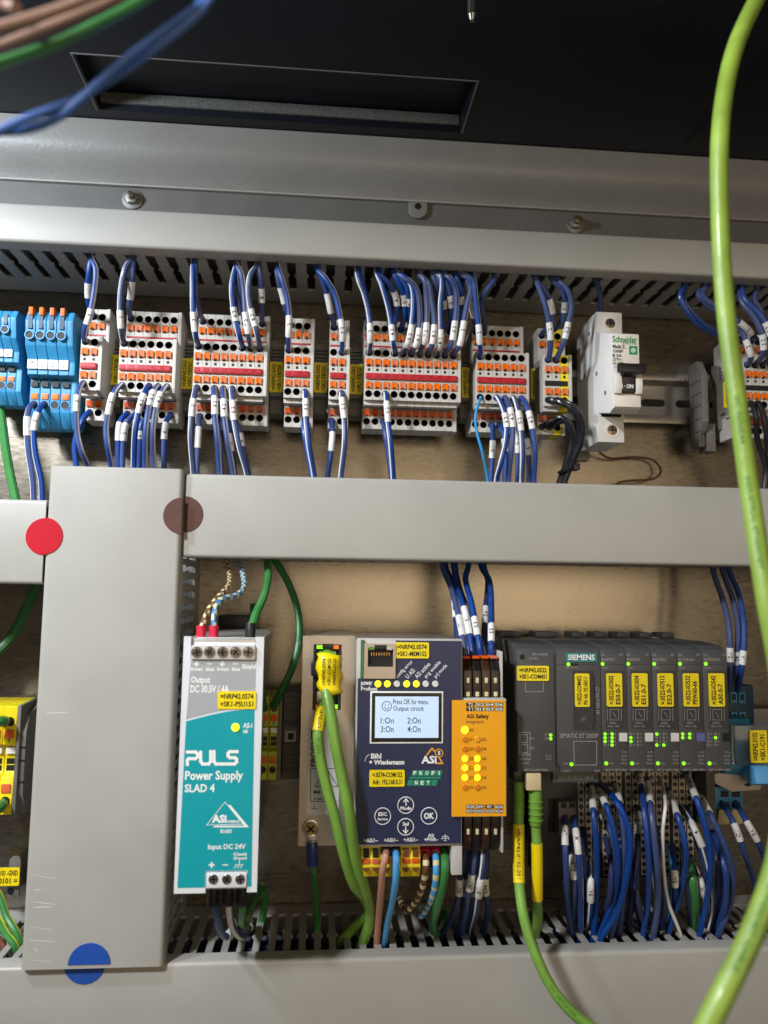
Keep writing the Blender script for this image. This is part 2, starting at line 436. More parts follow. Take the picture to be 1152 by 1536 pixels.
def frac_at_py(C, y0, y1):
    """length fractions where a wire passes photo rows y0..y1 (first crossing)"""
    def py(p):
        v = p-CP; return 768-FPX*v.dot(CU)/v.dot(CF)
    L = [0]
    for i in range(len(C)-1): L.append(L[-1]+(C[i+1]-C[i]).length)
    idx = [i for i, p in enumerate(C) if y0 <= py(p) <= y1]
    if not idx: return (.4, .5)
    # longest consecutive run
    runs = []; st = idx[0]; pv = idx[0]
    for i in idx[1:]:
        if i != pv+1: runs.append((st, pv)); st = i
        pv = i
    runs.append((st, pv)); a, b = max(runs, key=lambda q: L[q[1]]-L[q[0]])
    return (L[a]/L[-1], L[b]/L[-1])
def pwire(label, pts, sleeves=None, **kw):
    """wire with marker sleeves given as photo rows (y0,y1,text)"""
    r = kw.get('r', 1.75)
    root, C = wire(label, pts, **kw)
    for (a, b, t) in (sleeves or []):
        f0, f1 = frac_at_py(C, a, b); sleeve_on(root, C, r*1.12+.12, f0, f1, t)
    return root, C
def zz(ox, oy, s, lst):
    """magnified-crop coordinates -> photo coordinates"""
    return [(ox+p[0]/s, oy+p[1]/s)+tuple(p[2:]) for p in lst]
# ================================================================== the setting: mounting plate, frame rail, ceiling
XL, XR = -330.0, 430.0
ZC = W(576, 205, 18).z            # height of the ceiling panel
ZT = W(576, 300, 3).z             # top line of the plate strip where the frame rail begins
b = MB(); b.box(XL, XR, -3, 0, -340, ZT+25)
o = b.build('back_wall', 'zinc'); o['kind'] = 'structure'
# frame rail: painted sheet, leans out below, upright above
rail = thing('frame_rail', 'long textured grey painted frame rail under the black ceiling panel', 'frame rail', (0, 0, ZT))
prof = [(2.5, ZT), (4.5, ZT)]
for k in range(9):
    a = k/8; prof.append((5+13*math.sin(a*math.pi/2)**1.3, ZT+1+(ZC-ZT)*.62*a))
prof += [(18.6, ZC-8), (18.6, ZC-.5), (.3, ZC-.5), (.3, ZT+4)]
MB().px(prof, XL, XR).build('rail_profile', 'paint_grey', rail, angle=50)
# rolled edge of the rail, highlight painted as lighter grey, and its rounded fixing tab with a hole
eb = MB(); eb.px([(2.5, ZT-1.1), (5.6, ZT-1.1), (5.6, ZT-.05), (2.5, ZT-.05)], XL, XR)
eb.build('lip', 'duct', rail, bevel=.3)
tx, tz = W(627, 308, 5).x, ZT-1.2
poly = []
for k in range(13): a = math.pi*k/12; poly.append((tx+6.6*math.cos(a+math.pi), tz-5.5-6.2*math.sin(a)))
poly += [(tx+6.6, tz), (tx-6.6, tz)]
tab = MB().pd(poly, 2.6, 5.2).build('fixing_tab', 'paint_grey', rail, bevel=.9, seg=3)
MB().cyl(tx, tz-3.2, 2.4, 5.1, 5.35, 16).build('bolt_hole', 'hole', tab)
# painted strip behind the rail, above the upper duct
st = MB().box(XL, XR, .3, 2.4, ZT-70, ZT+3).build('painted_strip', 'paint_dark', rail)
for i, (px, py) in enumerate(((199, 299), (862, 336))):
    p = W(px, py, 3)
    t = thing('bolt', ('leftmost' if i == 0 else 'rightmost')+' hex bolt with washer on the dark strip above the upper duct', 'bolt', p, 'hex bolts above the upper duct')
    MB().cyl(p.x, p.z, 7.0, 2.5, 3.7, 20).build('washer', 'bolt_grey', t, bevel=.25)
    h = MB()
    h.pd([(p.x+4.6*math.cos(math.pi/3*k), p.z+4.6*math.sin(math.pi/3*k)) for k in range(6)], 3.8, 7.2)
    h.build('bolt_head', 'bolt_grey', t, bevel=.5)
    MB().cyl(p.x, p.z, 2.4, 7.1, 10.5, 14).build('thread_end', 'screw', t, bevel=.4)
# ceiling: black panel seen from below with a rectangular opening
q = [WZ(118, 84, ZC), WZ(712, 122, ZC), WZ(690, 199, ZC), WZ(145, 164, ZC)]
ox0, ox1 = (q[0].x+q[3].x)/2, (q[1].x+q[2].x)/2
od0, od1 = -(q[2].y+q[3].y)/2, -(q[0].y+q[1].y)/2
cb = MB(); TH = 12
for (x0, x1, d0, d1) in ((XL, ox0, .3, 362), (ox1, XR, .3, 362), (ox0, ox1, .3, od0), (ox0, ox1, od1, 362)):  # unseen front reach set so the panel shades the upper duct
    cb.box(x0, x1, d0, d1, ZC, ZC+TH)
cb.box(ox0-5, ox1+5, od0-5, od1+5, ZC+TH+.2, ZC+TH+3)
ceil = cb.build('ceiling', 'ceiling_black'); ceil['kind'] = 'structure'
MB().box(ox0+.6, ox1-.6, od0+.2, od0+2.2, ZC+4.2, ZC+11.4).build('sealing_strip', 'foam', ceil, bevel=.4)
fl = MB()
for (x0, x1, d0, d1) in ((ox0-2.2, ox0-1.2, od0, od1), (ox1+1.2, ox1+2.2, od0, od1), (ox0-2.2, ox1+2.2, od1+1, od1+1.8)):
    fl.box(x0, x1, d0, d1, ZC-.5, ZC-.02)
fl.build('opening_trim', 'paint_dark', ceil)
s0, s1 = WZ(1030, 212, ZC), WZ(1125, 112, ZC)
sv = MB(); dr = (s1-s0).normalized(); sd = Vector((-dr.y, dr.x, 0))*.8
sv.add([s0-sd, s0+sd, s1+sd, s1-sd] + [p+Vector((0, 0, -.5)) for p in (s0-sd, s0+sd, s1+sd, s1-sd)], [(0, 1, 2, 3), (4, 5, 6, 7), (0, 1, 5, 4), (1, 2, 6, 5), (2, 3, 7, 6), (3, 0, 4, 7)])
sv.build('seam', 'hole', ceil)
p = WZ(708, -12, ZC)
t = thing('threaded_stud', 'small metal stud pointing down from the black ceiling panel', 'stud', p)
sm = MB(); sm.rod((p.x, p.y, ZC), (p.x, p.y, ZC-13), 2.4, 14); sm.build('shank', 'steel', t)
sm = MB(); sm.rod((p.x, p.y, ZC-13.05), (p.x, p.y, ZC-16), 2.2, 14, r1=1.2); sm.build('tip', 'steel', t)

# ================================================================== wiring ducts
def cover_profile(z0, z1, df, rad=2.0, lip=11, th=1.4):
    out = [(df-lip, z0)]
    for k in range(5): a = math.pi/2*k/4; out.append((df-rad+rad*math.sin(a), z0+rad-rad*math.cos(a)))
    for k in range(5): a = math.pi/2*k/4; out.append((df-rad+rad*math.cos(a), z1-rad+rad*math.sin(a)))
    out.append((df-lip, z1))
    inn = [(df-lip, z1-th), (df-th, z1-th), (df-th, z0+th), (df-lip, z0+th)]
    return out+inn
def finger_poly(wf, d0, d1, neck=.42, bulge=1.1):
    L = d1-d0; h = wf/2
    a = d0+L*neck
    right = [(h, d0), (h, a-2.2), (h+bulge, a-.7), (h+bulge, a+.7), (h-.2, a+2.5), (h-.2, d1-4), (h+.9, d1)]
    return right + [(-x, d) for x, d in reversed(right)]
def hduct(name_label, x0, x1, z0, z1, df, pitch, wf, band, walls, neck=.42, phase=0, xmin=None, xmax=None):
    t = thing('wiring_duct', name_label, 'wiring duct', (x0, 0, z0), 'grey slotted wiring ducts')
    base = MB(); base.box(x0, x1, .3, 2.2, z0+2, z1-2)
    for w in walls:
        za = z0+1.6 if w == 'bottom' else z1-3.2
        base.box(x0, x1, 2.25, band, za, za+1.6)
    if 'top' not in walls: base.box(x0, x1, 2.25, df-3, z1-3.2, z1-1.6)
    if 'bottom' not in walls: base.box(x0, x1, 2.25, df-3, z0+1.6, z0+3.2)
    base.build('base_channel', 'duct_finger', t)
    for w in walls:
        za = z0+1.6 if w == 'bottom' else z1-3.2
        me = None; x = x0+pitch/2+phase
        while x < x1-wf/2:
            if (xmin is None or x > xmin) and (xmax is None or x < xmax):
                if me is None:
                    f = MB().pz(finger_poly(wf, band-.6, df-5, neck), za+.02, za+1.58)
                    fo = f.build('finger', 'duct_finger', t, org=(0, 0, 0), bevel=.25, seg=1); me = fo.data
                    fo.location.x = (x-x0)*MM
                else:
                    fo = bpy.data.objects.new('finger', me); COL.objects.link(fo); fo.parent = t
                    fo.location = Vector((x-x0, 0, -z0))*MM
            x += pitch
    MB().px(cover_profile(z0, z1, df), x0, x1).build('cover', 'duct', t, angle=40)
    return t
DF = 79.0
ZU1 = (W(100, 310, DF).z+W(1000, 354, DF).z)/2; ZU0 = (W(100, 365, DF).z+W(1000, 411, DF).z)/2
hduct('narrow grey slotted duct along the top with blue wires dropping from its slots', XL, XR, ZU0, ZU1, DF, 11.9, 6.9, 22, ('bottom',), .44)
ZM1 = (W(300, 711, DF).z+W(1100, 730.5, DF).z)/2; ZM0 = (W(300, 835.5, DF).z+W(1100, 850, DF).z)/2
XM = W(277, 770, DF).x
DUCT_M = hduct('long grey duct across the middle between terminal row and power supply row', XM, XR, ZM0, ZM1, DF, 8.6, 4.4, 20, ('bottom', 'top'))
ZL1 = W(30, 749, DF).z; ZL0 = W(30, 876, DF).z
hduct('short grey duct piece at the left edge, beside the red dot', XL, W(66, 810, DF).x, ZL0, ZL1, DF, 8.6, 4.4, 20, ('bottom',))
ZB1 = (W(250, 1442, DF).z+W(740, 1436, DF).z+W(1100, 1422, DF).z)/3; ZB0 = ZB1-50
hduct('wide grey duct along the bottom edge, slots open on top', XL, XR, ZB0, ZB1, DF, 8.45, 4.3, 16, ('top',), .5)
# vertical duct
DV = 83.0
XV0, XV1 = (W(75, 700, DV).x+W(30, 1445, DV).x)/2, (W(275, 702, DV).x+W(245, 1443, DV).x)/2
ZV1 = (W(75, 699, DV).z+W(272, 703, DV).z)/2; ZV0 = ZB1+.4
t = thing('wiring_duct', 'wide upright grey duct left of the teal power supply', 'wiring duct', (XV0, 0, ZV0), 'grey slotted wiring ducts')
base = MB(); base.box(XV0+2, XV1-2, .3, 2.2, ZV0+1, ZV1-2)
for xa in (XV0+1.6, XV1-3.2): base.box(xa, xa+1.6, 2.25, 18, ZV0+1, ZV1-2)
base.build('base_channel', 'duct_finger', t)
me = None; z = ZV0+5
for xa in (XV1-3.2, XV0+1.6):
    z = ZV0+5
    while z < ZV1-4:
        if me is None:
            f = MB().prism(finger_poly(3.9, 17.4, DV-5, .42, .9), lambda zz_, d: (.02, -d, zz_), lambda zz_, d: (1.58, -d, zz_))
            fo = f.build('finger', 'duct_finger', t, org=(0, 0, 0), bevel=.25, seg=1); me = fo.data
        else:
            fo = bpy.data.objects.new('finger', me); COL.objects.link(fo); fo.parent = t
        fo.location = Vector((xa-XV0, 0, z-ZV0))*MM
        z += 7.6
pr = [(x, d) for d, x in cover_profile(XV0, XV1, DV, 2.6)]
MB().pz(pr, ZV0, ZV1).build('cover', 'duct', t, angle=40)
# scratches and a little dirt are in the duct material; coloured dots bridge the joints, each cut along the joint
def dot(label, m, px, py, rpx, cutv, d_a, d_b, shift=0, horizontal=False):
    da = max(d_a, d_b); c = W(px, py, da); r = abs(W(px+rpx, py, da).x-c.x)
    t = thing('dot_sticker', label, 'sticker', c, 'round coloured stickers on the duct joints')
    def half(sign, d, off):
        pts = []
        for k in range(25):
            a = math.pi*k/24-math.pi/2
            u, v = r*math.cos(a)*sign, r*math.sin(a)
            if not horizontal: pts.append((c.x+u, c.z+v+off))
            else: pts.append((c.x+v+off, c.z+u))
        g = .35*sign
        pts = [((x+g, z) if not horizontal else (x, z+g)) for x, z in pts]
        MB().pd(pts, d+.05, d+.42).build('sticker_half', m, t, bevel=.12, seg=1)
    half(-1, d_a, -shift); half(1, d_b, shift)
c_ = W(64.5, 804, DV)
dot('red dot sticker across the joint left of the upright duct', 'sticker_red', 64.5, 804, 29, 0, DF, DV)
dot('dark brown dot sticker across the joint at the upright duct top', 'sticker_brown', 274, 772, 28, 0, DV, DF, .6)
dot('blue dot sticker across the joint at the upright duct foot', 'sticker_blue', 129, 1448, 32, 0, DF, DV, 1.6, True)

# scuffs low on the upright duct cover
for k, (x0_, y0_, x1_, y1_) in enumerate(((46, 1312, 84, 1319), (48, 1353, 82, 1357), (49, 1362, 76, 1361), (45, 1391, 80, 1395), (42, 1411, 81, 1413), (50, 1423, 56, 1428), (44, 1440, 78, 1443), (70, 1070, 101, 1069), (52, 1336, 60, 1335))):
    p0, p1 = W(x0_, y0_, DV), W(x1_, y1_, DV); h_ = .16+.1*(k % 3)
    MB().add([(p0.x, -DV-.012, p0.z), (p1.x, -DV-.012, p1.z), (p1.x+.3, -DV-.012, p1.z+h_), ((p0.x+p1.x)/2, -DV-.012, (p0.z+p1.z)/2+h_*1.8), (p0.x, -DV-.012, p0.z+h_)], [(0, 1, 2, 3, 4)]).build('scuff', 'scuff', t, smooth=False)

# wires added inside the bottom duct so that its slots look dark
rw = random.Random(5)
def duct_fill(name, label, z0, z1, d0, d1, n, x0, x1):
    b = MB()
    for k in range(n):
        zc, dc = z0+(z1-z0)*rw.random(), d0+(d1-d0)*(k+.5)/n
        C = [Vector((x0+(x1-x0)*i/24, -(dc+2*math.sin(i*.9+k)), zc+2.5*math.sin(i*.7+2*k))) for i in range(25)]
        m = tube_mesh(spline(C, 14), 2.0, 6); b.add(m.v, m.f, m.m)
    o = b.build(name, 'navy_wire'); o['kind'] = 'stuff'; o['label'] = label; o['category'] = 'wires'
duct_fill('bundled_wires', 'wires added inside the bottom duct to darken its slots', ZB1-32, ZB1-14, 12, 68, 16, XV1+4, XR)

for k in range(26):        # faint scuffs along the horizontal covers
    x_, y_ = rw.uniform(300, 1060), rw.uniform(726, 832); l_ = rw.uniform(2, 9); ang = rw.uniform(-.5, .5)
    p0 = W(x_, y_, DF); p1 = p0+Vector((l_*math.cos(ang)*.6, 0, l_*math.sin(ang)*.3)); h_ = rw.uniform(.05, .12)
    if not (ZM0+3 < min(p0.z, p1.z) and max(p0.z, p1.z) < ZM1-3): continue
    MB().add([(p0.x, -DF-.012, p0.z), (p1.x, -DF-.012, p1.z), ((p0.x+p1.x)/2, -DF-.012, (p0.z+p1.z)/2+h_)], [(0, 1, 2)]).build('scuff', 'scuff' if k % 2 else 'duct_finger', DUCT_M, smooth=False)
# ================================================================== upper row: rail, terminal blocks, breaker
ZR = W(1000, 598, 14).z                                     # centre height of the upper rail
rl = thing('din_rail', 'upper galvanised mounting rail with long slots behind the terminal blocks', 'mounting rail', (XL, 0, ZR-17.5), 'galvanised mounting rails')
def rail_parts(rl, zc, x0, x1, d=15.0, slot0=0.0):
    pr = [(d, zc+17.5), (d, zc+12.5), (d-13.6, zc+12.5), (d-13.6, zc-12.5), (d, zc-12.5), (d, zc-17.5),
          (d-1.3, zc-17.5), (d-1.3, zc-13.8), (d-14.6, zc-13.8), (d-14.6, zc+13.8), (d-1.3, zc+13.8), (d-1.3, zc+17.5)]
    MB().px(pr, x0, x1).build('rail_profile', 'galv', rl, bevel=.3, seg=2)
    # long slots: dark recessed ovals with a rolled rim
    me = None; x = x0+slot0
    while x < x1-12:
        if me is None:
            pts = [( 6+2.6*math.sin(math.pi*k/8), 2.6*math.cos(math.pi*k/8)) for k in range(9)]+[(-6-2.6*math.sin(math.pi*k/8), -2.6*math.cos(math.pi*k/8)) for k in range(9)]
            so = MB().pd(pts, 1.2, 1.62).build('slot', 'hole', rl, org=(0, 0, 0)); me = so.data
        else:
            so = bpy.data.objects.new('slot', me); COL.objects.link(so); so.parent = rl
        o_ = org_of(rl); so.location = (Vector((x, 0, zc))-o_)*MM
        x += 25
rail_parts(rl, ZR, XL, XR, slot0=(W(980, 606, 2).x-XL) % 25)

# ---- three-tier spring terminal: profile heights come from one photographed block, all blocks share them
RB = 566.6; RX = 617
zref = W(RX, RB, 52).z
def off(py, d): return W(RX, py, d).z-zref
D1, D2, D4 = 39.0, 52.0, 37.0
PIT = (W(686, 560, 52).x-W(546.8, 560, 52).x)/11
U_top, U_hole, U_btn = off(484, D1), off(495, D1), off(508.5, D1)
C_top, C_hole, C_btn, C_sq = off(523.6, D2), off(531.5, D2), off(546, D2), off(556.7, D2)
C_btn3, C_hole3, C_bot = off(579.8, D2), off(592.5, D2), off(601.5, D2)
L_btn, L_hole, L_bot = off(621.5, D4), off(634, D4), off(645, D4)
HR = PIT*.43
def slice_mesh(body, side='tb_dark'):
    """one terminal slice centred on x=0, z relative to the red bar; real holes, stepped tiers"""
    g = .09; x0, x1 = -PIT/2+g, PIT/2-g; b = MB()
    # foot and core (dark interior) behind the tiers
    b.px([(16, L_bot+4), (16, U_top-3), (D1-9.5, U_top), (D1-9.5, C_top-1), (D2-9.5, C_top-1), (D2-9.5, C_bot+1), (D4-9.5, C_bot+1), (D4-9.5, L_bot), (20, L_bot)], x0, x1, 0)
    def tier(d, zt, zb, holes, back):
        # side, top and bottom walls of the tier around open cells
        b.add([(x0, -d, zt), (x1, -d, zt), (x1, -back, zt), (x0, -back, zt)], [(0, 1, 2, 3)], 0)
        b.add([(x0, -d, zb), (x1, -d, zb), (x1, -back, zb), (x0, -back, zb)], [(0, 1, 2, 3)], 0)
        for x in (x0, x1): b.add([(x, -d, zt), (x, -d, zb), (x, -back, zb), (x, -back, zt)], [(0, 1, 2, 3)], 0)
        cuts = sorted([(h-HR*1.12, h+HR*1.12, h) for h in holes])
        z = zb
        for (a, c, h) in cuts:
            a = max(a, z); c = min(c, zt)
            if a > z+.01: b.add([(x0, -d, z), (x1, -d, z), (x1, -d, a), (x0, -d, a)], [(0, 1, 2, 3)], 0)
            b.hole_cell(x0, x1, a, c, d, 0, h, min(HR, (c-a)/2*.96), 8.5, 12, 0, 1)
            z = c
        if z < zt-.01: b.add([(x0, -d, z), (x1, -d, z), (x1, -d, zt), (x0, -d, zt)], [(0, 1, 2, 3)], 0)
    tier(D1, U_top, C_top-3.4, [U_hole], D1-9.6)
    tier(D2, C_top, C_bot, [C_hole, C_hole3], D2-30)
    tier(D4, C_bot-1.6, L_bot, [L_hole], D4-9.6)
    # small test sockets and half-moon grips
    b.box(-.75, .75, D2+.02, D2+.1, C_sq-.8, C_sq+.8, 1)
    for zc, d in ((C_btn-2.55, D2), (U_btn-2.5, D1)):
        b.pd([(.95*math.cos(math.pi*k/6), zc-.2+1.0*math.sin(math.pi*k/6)) for k in range(7)], d+.02, d+.12, 1)
    # ledge under the centre tier
    b.box(x0, x1, D2-9, D2-3.0, C_bot-2.6, C_bot-.12, 0)
    o = b.build('terminal', [body, 'hole'], None, org=(0, 0, 0)); me = o.data; bpy.data.objects.remove(o); del o
    return me
def button_mesh(m):
    b = MB(); w, h = PIT*.36, 1.95
    b.box(-w, w, 0, .7, -h, h); b.box(-w, -w*.42, .72, 1.15, -h, h); b.box(w*.42, w, .72, 1.15, -h, h)
    b.add([(-w*.4, -.9, -h), (w*.4, -.9, -h), (w*.4, -.72, h*.25), (-w*.4, -.72, h*.25)], [(0, 1, 2, 3)])
    b.box(-w*.40, w*.40, .71, 1.0, h*.3, h)
    b.box(-w*.34, w*.34, .9, 1.02, -h*.98, -h*.55, 1); b.box(-w*.9, w*.9, .4, 1.18, h+.02, h+.16, 1)
    b.add([(-w*.95, -1.19, -h*.1), (-w*.45, -1.19, h*.35), (-w*.45, -1.19, h*.15), (-w*.95, -1.19, -h*.3)], [(0, 1, 2, 3)], 2)
    b.add([(w*.45, -1.19, h*.35), (w*.95, -1.19, -h*.1), (w*.95, -1.19, -h*.3), (w*.45, -1.19, h*.15)], [(0, 1, 2, 3)], 2)
    o = b.build('push_button', [m, 'hole', 'orange_deep'], None, org=(0, 0, 0)); me = o.data; bpy.data.objects.remove(o); return me
ME_SLICE = {'grey': slice_mesh('tb_grey'), 'yellow': slice_mesh('tb_yellow')}
ME_BTN = button_mesh('orange'); ME_BTN2 = button_mesh('orange_deep')
GROUPS = {}
def child(me, name, parent, world):
    o = bpy.data.objects.new(name, me); COL.objects.link(o); o.parent = parent
    o.location = (Vector(world)-org_of(parent))*MM; ORG[o] = Vector(world); return o
def terminal_group(key, label, pxl, red_y, n, bar=True, yellow=()):
    x0 = W(pxl, red_y, D2).x; z = W(pxl+n*6.4, red_y, D2).z
    t = thing('terminal_block', label, 'terminal block', (x0, -15, z+L_bot), 'rows of spring terminals on the upper rail')
    for i in range(n):
        xc = x0+PIT*(i+.5)
        s = child(ME_SLICE['yellow' if i in yellow else 'grey'], 'terminal', t, (xc, 0, z))
        for (zo, d, mb) in ((U_btn, D1, ME_BTN), (C_btn, D2, ME_BTN), (C_btn3, D2, ME_BTN), (L_btn, D4, ME_BTN2)):
            child(mb, 'push_button', s, (xc, -d, z+zo))
    xe = x0+PIT*n
    MB().px([(16, L_bot+4+z), (16, U_top-3+z), (D1-4, U_top+.8+z), (D1+.4, U_top+.3+z), (D1+.4, C_top+.4+z), (D2+.4, C_top+.4+z), (D2+.4, C_bot+z), (D4+.4, C_bot-1.5+z), (D4+.4, L_bot-.4+z), (20, L_bot-.4+z)],
            xe+.1, xe+2.2).build('end_plate', 'tb_grey', t, bevel=.3)
    if bar:
        b = MB()
        zb = z; b.box(x0+.6, xe-.4, D2+.12, D2+1.5, zb-1.9, zb+1.9)
        o = b.build('jumper_bar', 'red_bar', t, bevel=.45)
        g = MB()
        for i in range(n): g.box(x0+PIT*(i+.5)-1.6, x0+PIT*(i+.5)+1.6, D2+1.5, D2+1.72, zb-1.0, zb+1.2)
        g.build('jumper_ribs', 'red_bar', o, bevel=.08, seg=1)
        MB().box(x0+.4, xe-.3, D1-2, D1+.3, z+off(523, D1), z+off(520.6, D1)).build('jumper_bar', 'red_bar', t)
    else:
        MB().box(x0+.6, xe-.4, D2-3, D2+.08, z-1.9, z+1.6).build('jumper_channel', 'hole', t)
    GROUPS[key] = (x0, z, n)
    return t
def hole(key, row, i):
    """centre of a wire entry: rows 1..4 from the top, terminals counted from 1"""
    x0, z, n = GROUPS[key]
    zo, d = {1: (U_hole, D1), 2: (C_hole, D2), 3: (C_hole3, D2), 4: (L_hole, D4)}[row]
    return Vector((x0+PIT*(i-.5), -d, z+zo))
terminal_group('A', 'grey two-way spring terminal block right beside the blue terminal block', 119.5, 549, 2)
terminal_group('B', 'grey six-way spring terminal block above the upright duct, third block from left', 177.6, 552.5, 6)
terminal_group('C', 'grey eight-way spring terminal block with a red jumper bar', 289.5, 557, 8)
terminal_group('D', 'grey three-way spring terminal block with a short red jumper bar', 425.8, 561.4, 3)
terminal_group('E', 'grey two-way spring terminal block between the three-way and eleven-way blocks', 493.3, 564, 2)
terminal_group('F', 'grey eleven-way spring terminal block, the widest, with a long red jumper bar', 546.8, 566.6, 11)
terminal_group('G', 'grey six-way spring terminal block feeding the thin light blue wire', 714, 571.3, 6)
terminal_group('H', 'grey three-way terminal block with one yellow-green terminal beside the circuit breaker', 816, 575, 3, False, (2,))
terminal_group('R', 'grey terminal block at the right edge partly behind the green cable', 1116, 582, 4, False)

# ---- end clamps carrying upright yellow labels
def clamp(label, b, lines, seen=''):
    d = 31.0; x0, x1, z0, z1 = box_px(*b, d); cx = (x0+x1)/2; cz = (z0+z1)/2
    t = thing('end_clamp', label, 'end clamp', (cx, -15, z0-12), 'end clamps with yellow labels on the upper rail')
    w = max(2.6, (x1-x0)/2)
    MB().px([(15.2, cz-24), (15.2, cz+24), (24, cz+22), (24, cz+12), (d-1.2, cz+11), (d-1.2, cz-12), (24, cz-13), (24, cz-22)], cx-w, cx+w).build('clamp_body', 'tb_dark', t, bevel=.5)
    for k in range(4): MB().box(cx-w+.4, cx+w-.4, 24.1, 26, cz+12.6+k*2.3, cz+13.8+k*2.3).build('grip_rib', 'tb_dark', t)
    yellow_label(t, b, d, lines, 90, 1.0)
N1 = '=NRP42.0302'
clamp('label clamp between the two blue terminal blocks, at far left', (17, 525, 33.5, 572), [N1, ('+SK1-TB42', .8)])
clamp('label clamp between the blue block and the two-way block', (105, 527.5, 121, 573), [N1, ('+SK1-TB72A', .8)])
clamp('label clamp between the leftmost two-way and six-way blocks', (161, 532, 178.5, 577), [N1, ('+SK1-TB72B', .8)])
clamp('yellow label clamp reading TB72C left of the eight-way block', (271.6, 537.5, 290, 583), [N1, ('+SK1-TB72C', .82)])
clamp('yellow label clamp reading TB72E right of the eight-way block', (404.5, 542.7, 424.6, 588), [N1, ('+SK1-TB72E', .82)])
clamp('yellow label clamp reading TB72G right of the three-way block', (471, 544, 491, 588.8), [N1, ('+SK1-TB72G', .82)])
clamp('yellow label clamp reading TB72I left of the eleven-way block', (524.3, 546.6, 544, 591), [N1, ('+SK1-TB72I', .82)])
clamp('yellow label clamp reading TB72K right of the eleven-way block', (692.8, 551, 708.5, 596.5), [N1, ('+SK1-TB72K', .82)])
clamp('yellow label clamp reading TB72 left of the yellow-green terminal', (796.5, 553.6, 810, 598), [N1, ('+SK1-TB72', .74)])
clamp('label clamp mostly hidden behind the hanging green cable, right side', (1086, 573, 1104, 612), [N1, ('+SK1-TB73', .8)])
# big ribbed end bracket left of the right-hand terminals
x0, x1, z0, z1 = box_px(1062, 533, 1088, 664, 40)
t = thing('end_bracket', 'grey ribbed end bracket at the right end of the open rail', 'end bracket', (x0, -15, z0), None)
MB().px([(15.2, z0), (15.2, z1), (26, z1), (32, z1-10), (32, z0+16), (26, z0+8), (26, z0)], x0, x0+4.5).build('bracket_body', 'tb_dark', t, bevel=.6)
for k in range(5):
    zk = z0+10+k*8.5
    MB().box(x0-.9, x0-.05, 17, 31, zk, zk+1.2).build('rib', 'tb_dark', t)
for k in range(3): MB().box(x0-.8, x0-.05, 18+5*k, 19.0+5*k, z0+4, z1-8).build('rib', 'tb_dark', t)
MB().box(x0+5.6, x0+12, 15.2, 26, z0-3, z0+16).build('foot', 'tb_dark', t, bevel=.5)

# ---- blue terminal blocks at the left
def blue_block(label, pxl, pxr, yt, yb, levers, d=50.0):
    x0, x1 = W(pxl, (yt+yb)/2, d).x, W(pxr, (yt+yb)/2, d).x
    ky = (yb-yt)/178.0
    def Z(y, dd): return W((pxl+pxr)/2, yt+(y-462)*ky, dd).z
    t = thing('terminal_block', label, 'terminal block', (x0, -15, Z(640, d-16)))
    n = 4; pw = (x1-x0)/n; dl = d-14
    prof = [(15.2, Z(628, dl)), (15.2, Z(470, d)), (26, Z(462, d)), (d-3, Z(464, d)), (d, Z(480, d)), (d-2, Z(516, d)), (d-8, Z(536, d)), (d-8, Z(556, d)), (d-14, Z(560, d)), (dl, Z(584, dl)), (dl, Z(618, dl)), (dl-6, Z(640, dl)), (20, Z(640, dl))]
    for i in range(n):
        a, c = x0+pw*i+.08, x0+pw*(i+1)-.08
        s = MB().px(prof, a, c).build('terminal', 'tb_blue', t, bevel=.35, seg=1)
        xc = (a+c)/2
        MB().box(xc-pw*.2, xc+pw*.2, d-1.6, d+.25, Z(492, d), Z(473, d)).build('lever_slot', 'tb_blue_dark', s)
        if levers: MB().box(xc-pw*.2, xc+pw*.2, d-4, d+.5, Z(472, d), Z(460, d)).build('lever', 'orange', s, bevel=.4)
        b = MB(); b.ring(xc, Z(502, d), pw*.36, pw*.46, d-1.5, d+.5, 16, 0); b.cyl(xc, Z(502, d), pw*.37, d-3, d+.05, 16, 1)
        b.build('wire_entry', ['tb_blue', 'hole'], s)
        for yy in (565, 576):
            b = MB().box(xc-pw*.33, xc+pw*.33, d-15, d-12.6, Z(yy+4, d-13), Z(yy-4, d-13)); b.build('bridge_socket', 'hole', s)
        b = MB(); b.box(xc-pw*.33, xc+pw*.33, dl-1, dl+.7, Z(599, dl), Z(590, dl)); b.build('push_button', 'orange', s, bevel=.3)
        b = MB(); b.ring(xc, Z(607, dl), pw*.4, pw*.47, dl-1, dl+.4, 16, 0); b.cyl(xc, Z(607, dl), pw*.41, dl-2, dl+.08, 16, 1); b.build('wire_entry', ['tb_blue', 'hole'], s)
        m_ = MB().box(a+.25, c-.25, d-8.2, d-6.6, Z(553, d-7), Z(539, d-7)).build('marker_tag', 'white_ink', s, bevel=.3)
        put = MB(); put_text(put, str(i+1), xc, Z(543, d-7), .9, 1.5, d-6.5); put_text(put, 'o' if i == 0 else '-', xc, Z(549, d-7), .9, .8, d-6.5); put.build('lettering', 'ink', m_, smooth=False)
    MB().px([(dd+.3 if dd > 16 else dd, zz_) for dd, zz_ in prof], x1+.05, x1+3.4).build('end_plate', 'tb_blue', t, bevel=.5)
    return t, x0, pw, Z, dl
tb_, BX, BW_, BZ, BDL = blue_block('blue terminal block with four orange levers and white marker tags', 33, 97, 463, 640, True)
# latch on the side of the blue block
p = W(112, 492, 34)
MB().box(p.x-1.2, p.x+1.2, 20, 36, p.z-9, p.z+8).build('release_latch', 'brown_wire', tb_, bevel=.4)
blue_block('blue terminal block cut off by the left edge of the picture', -46, 12, 461, 604, False)
p = W(0, 600, 30)

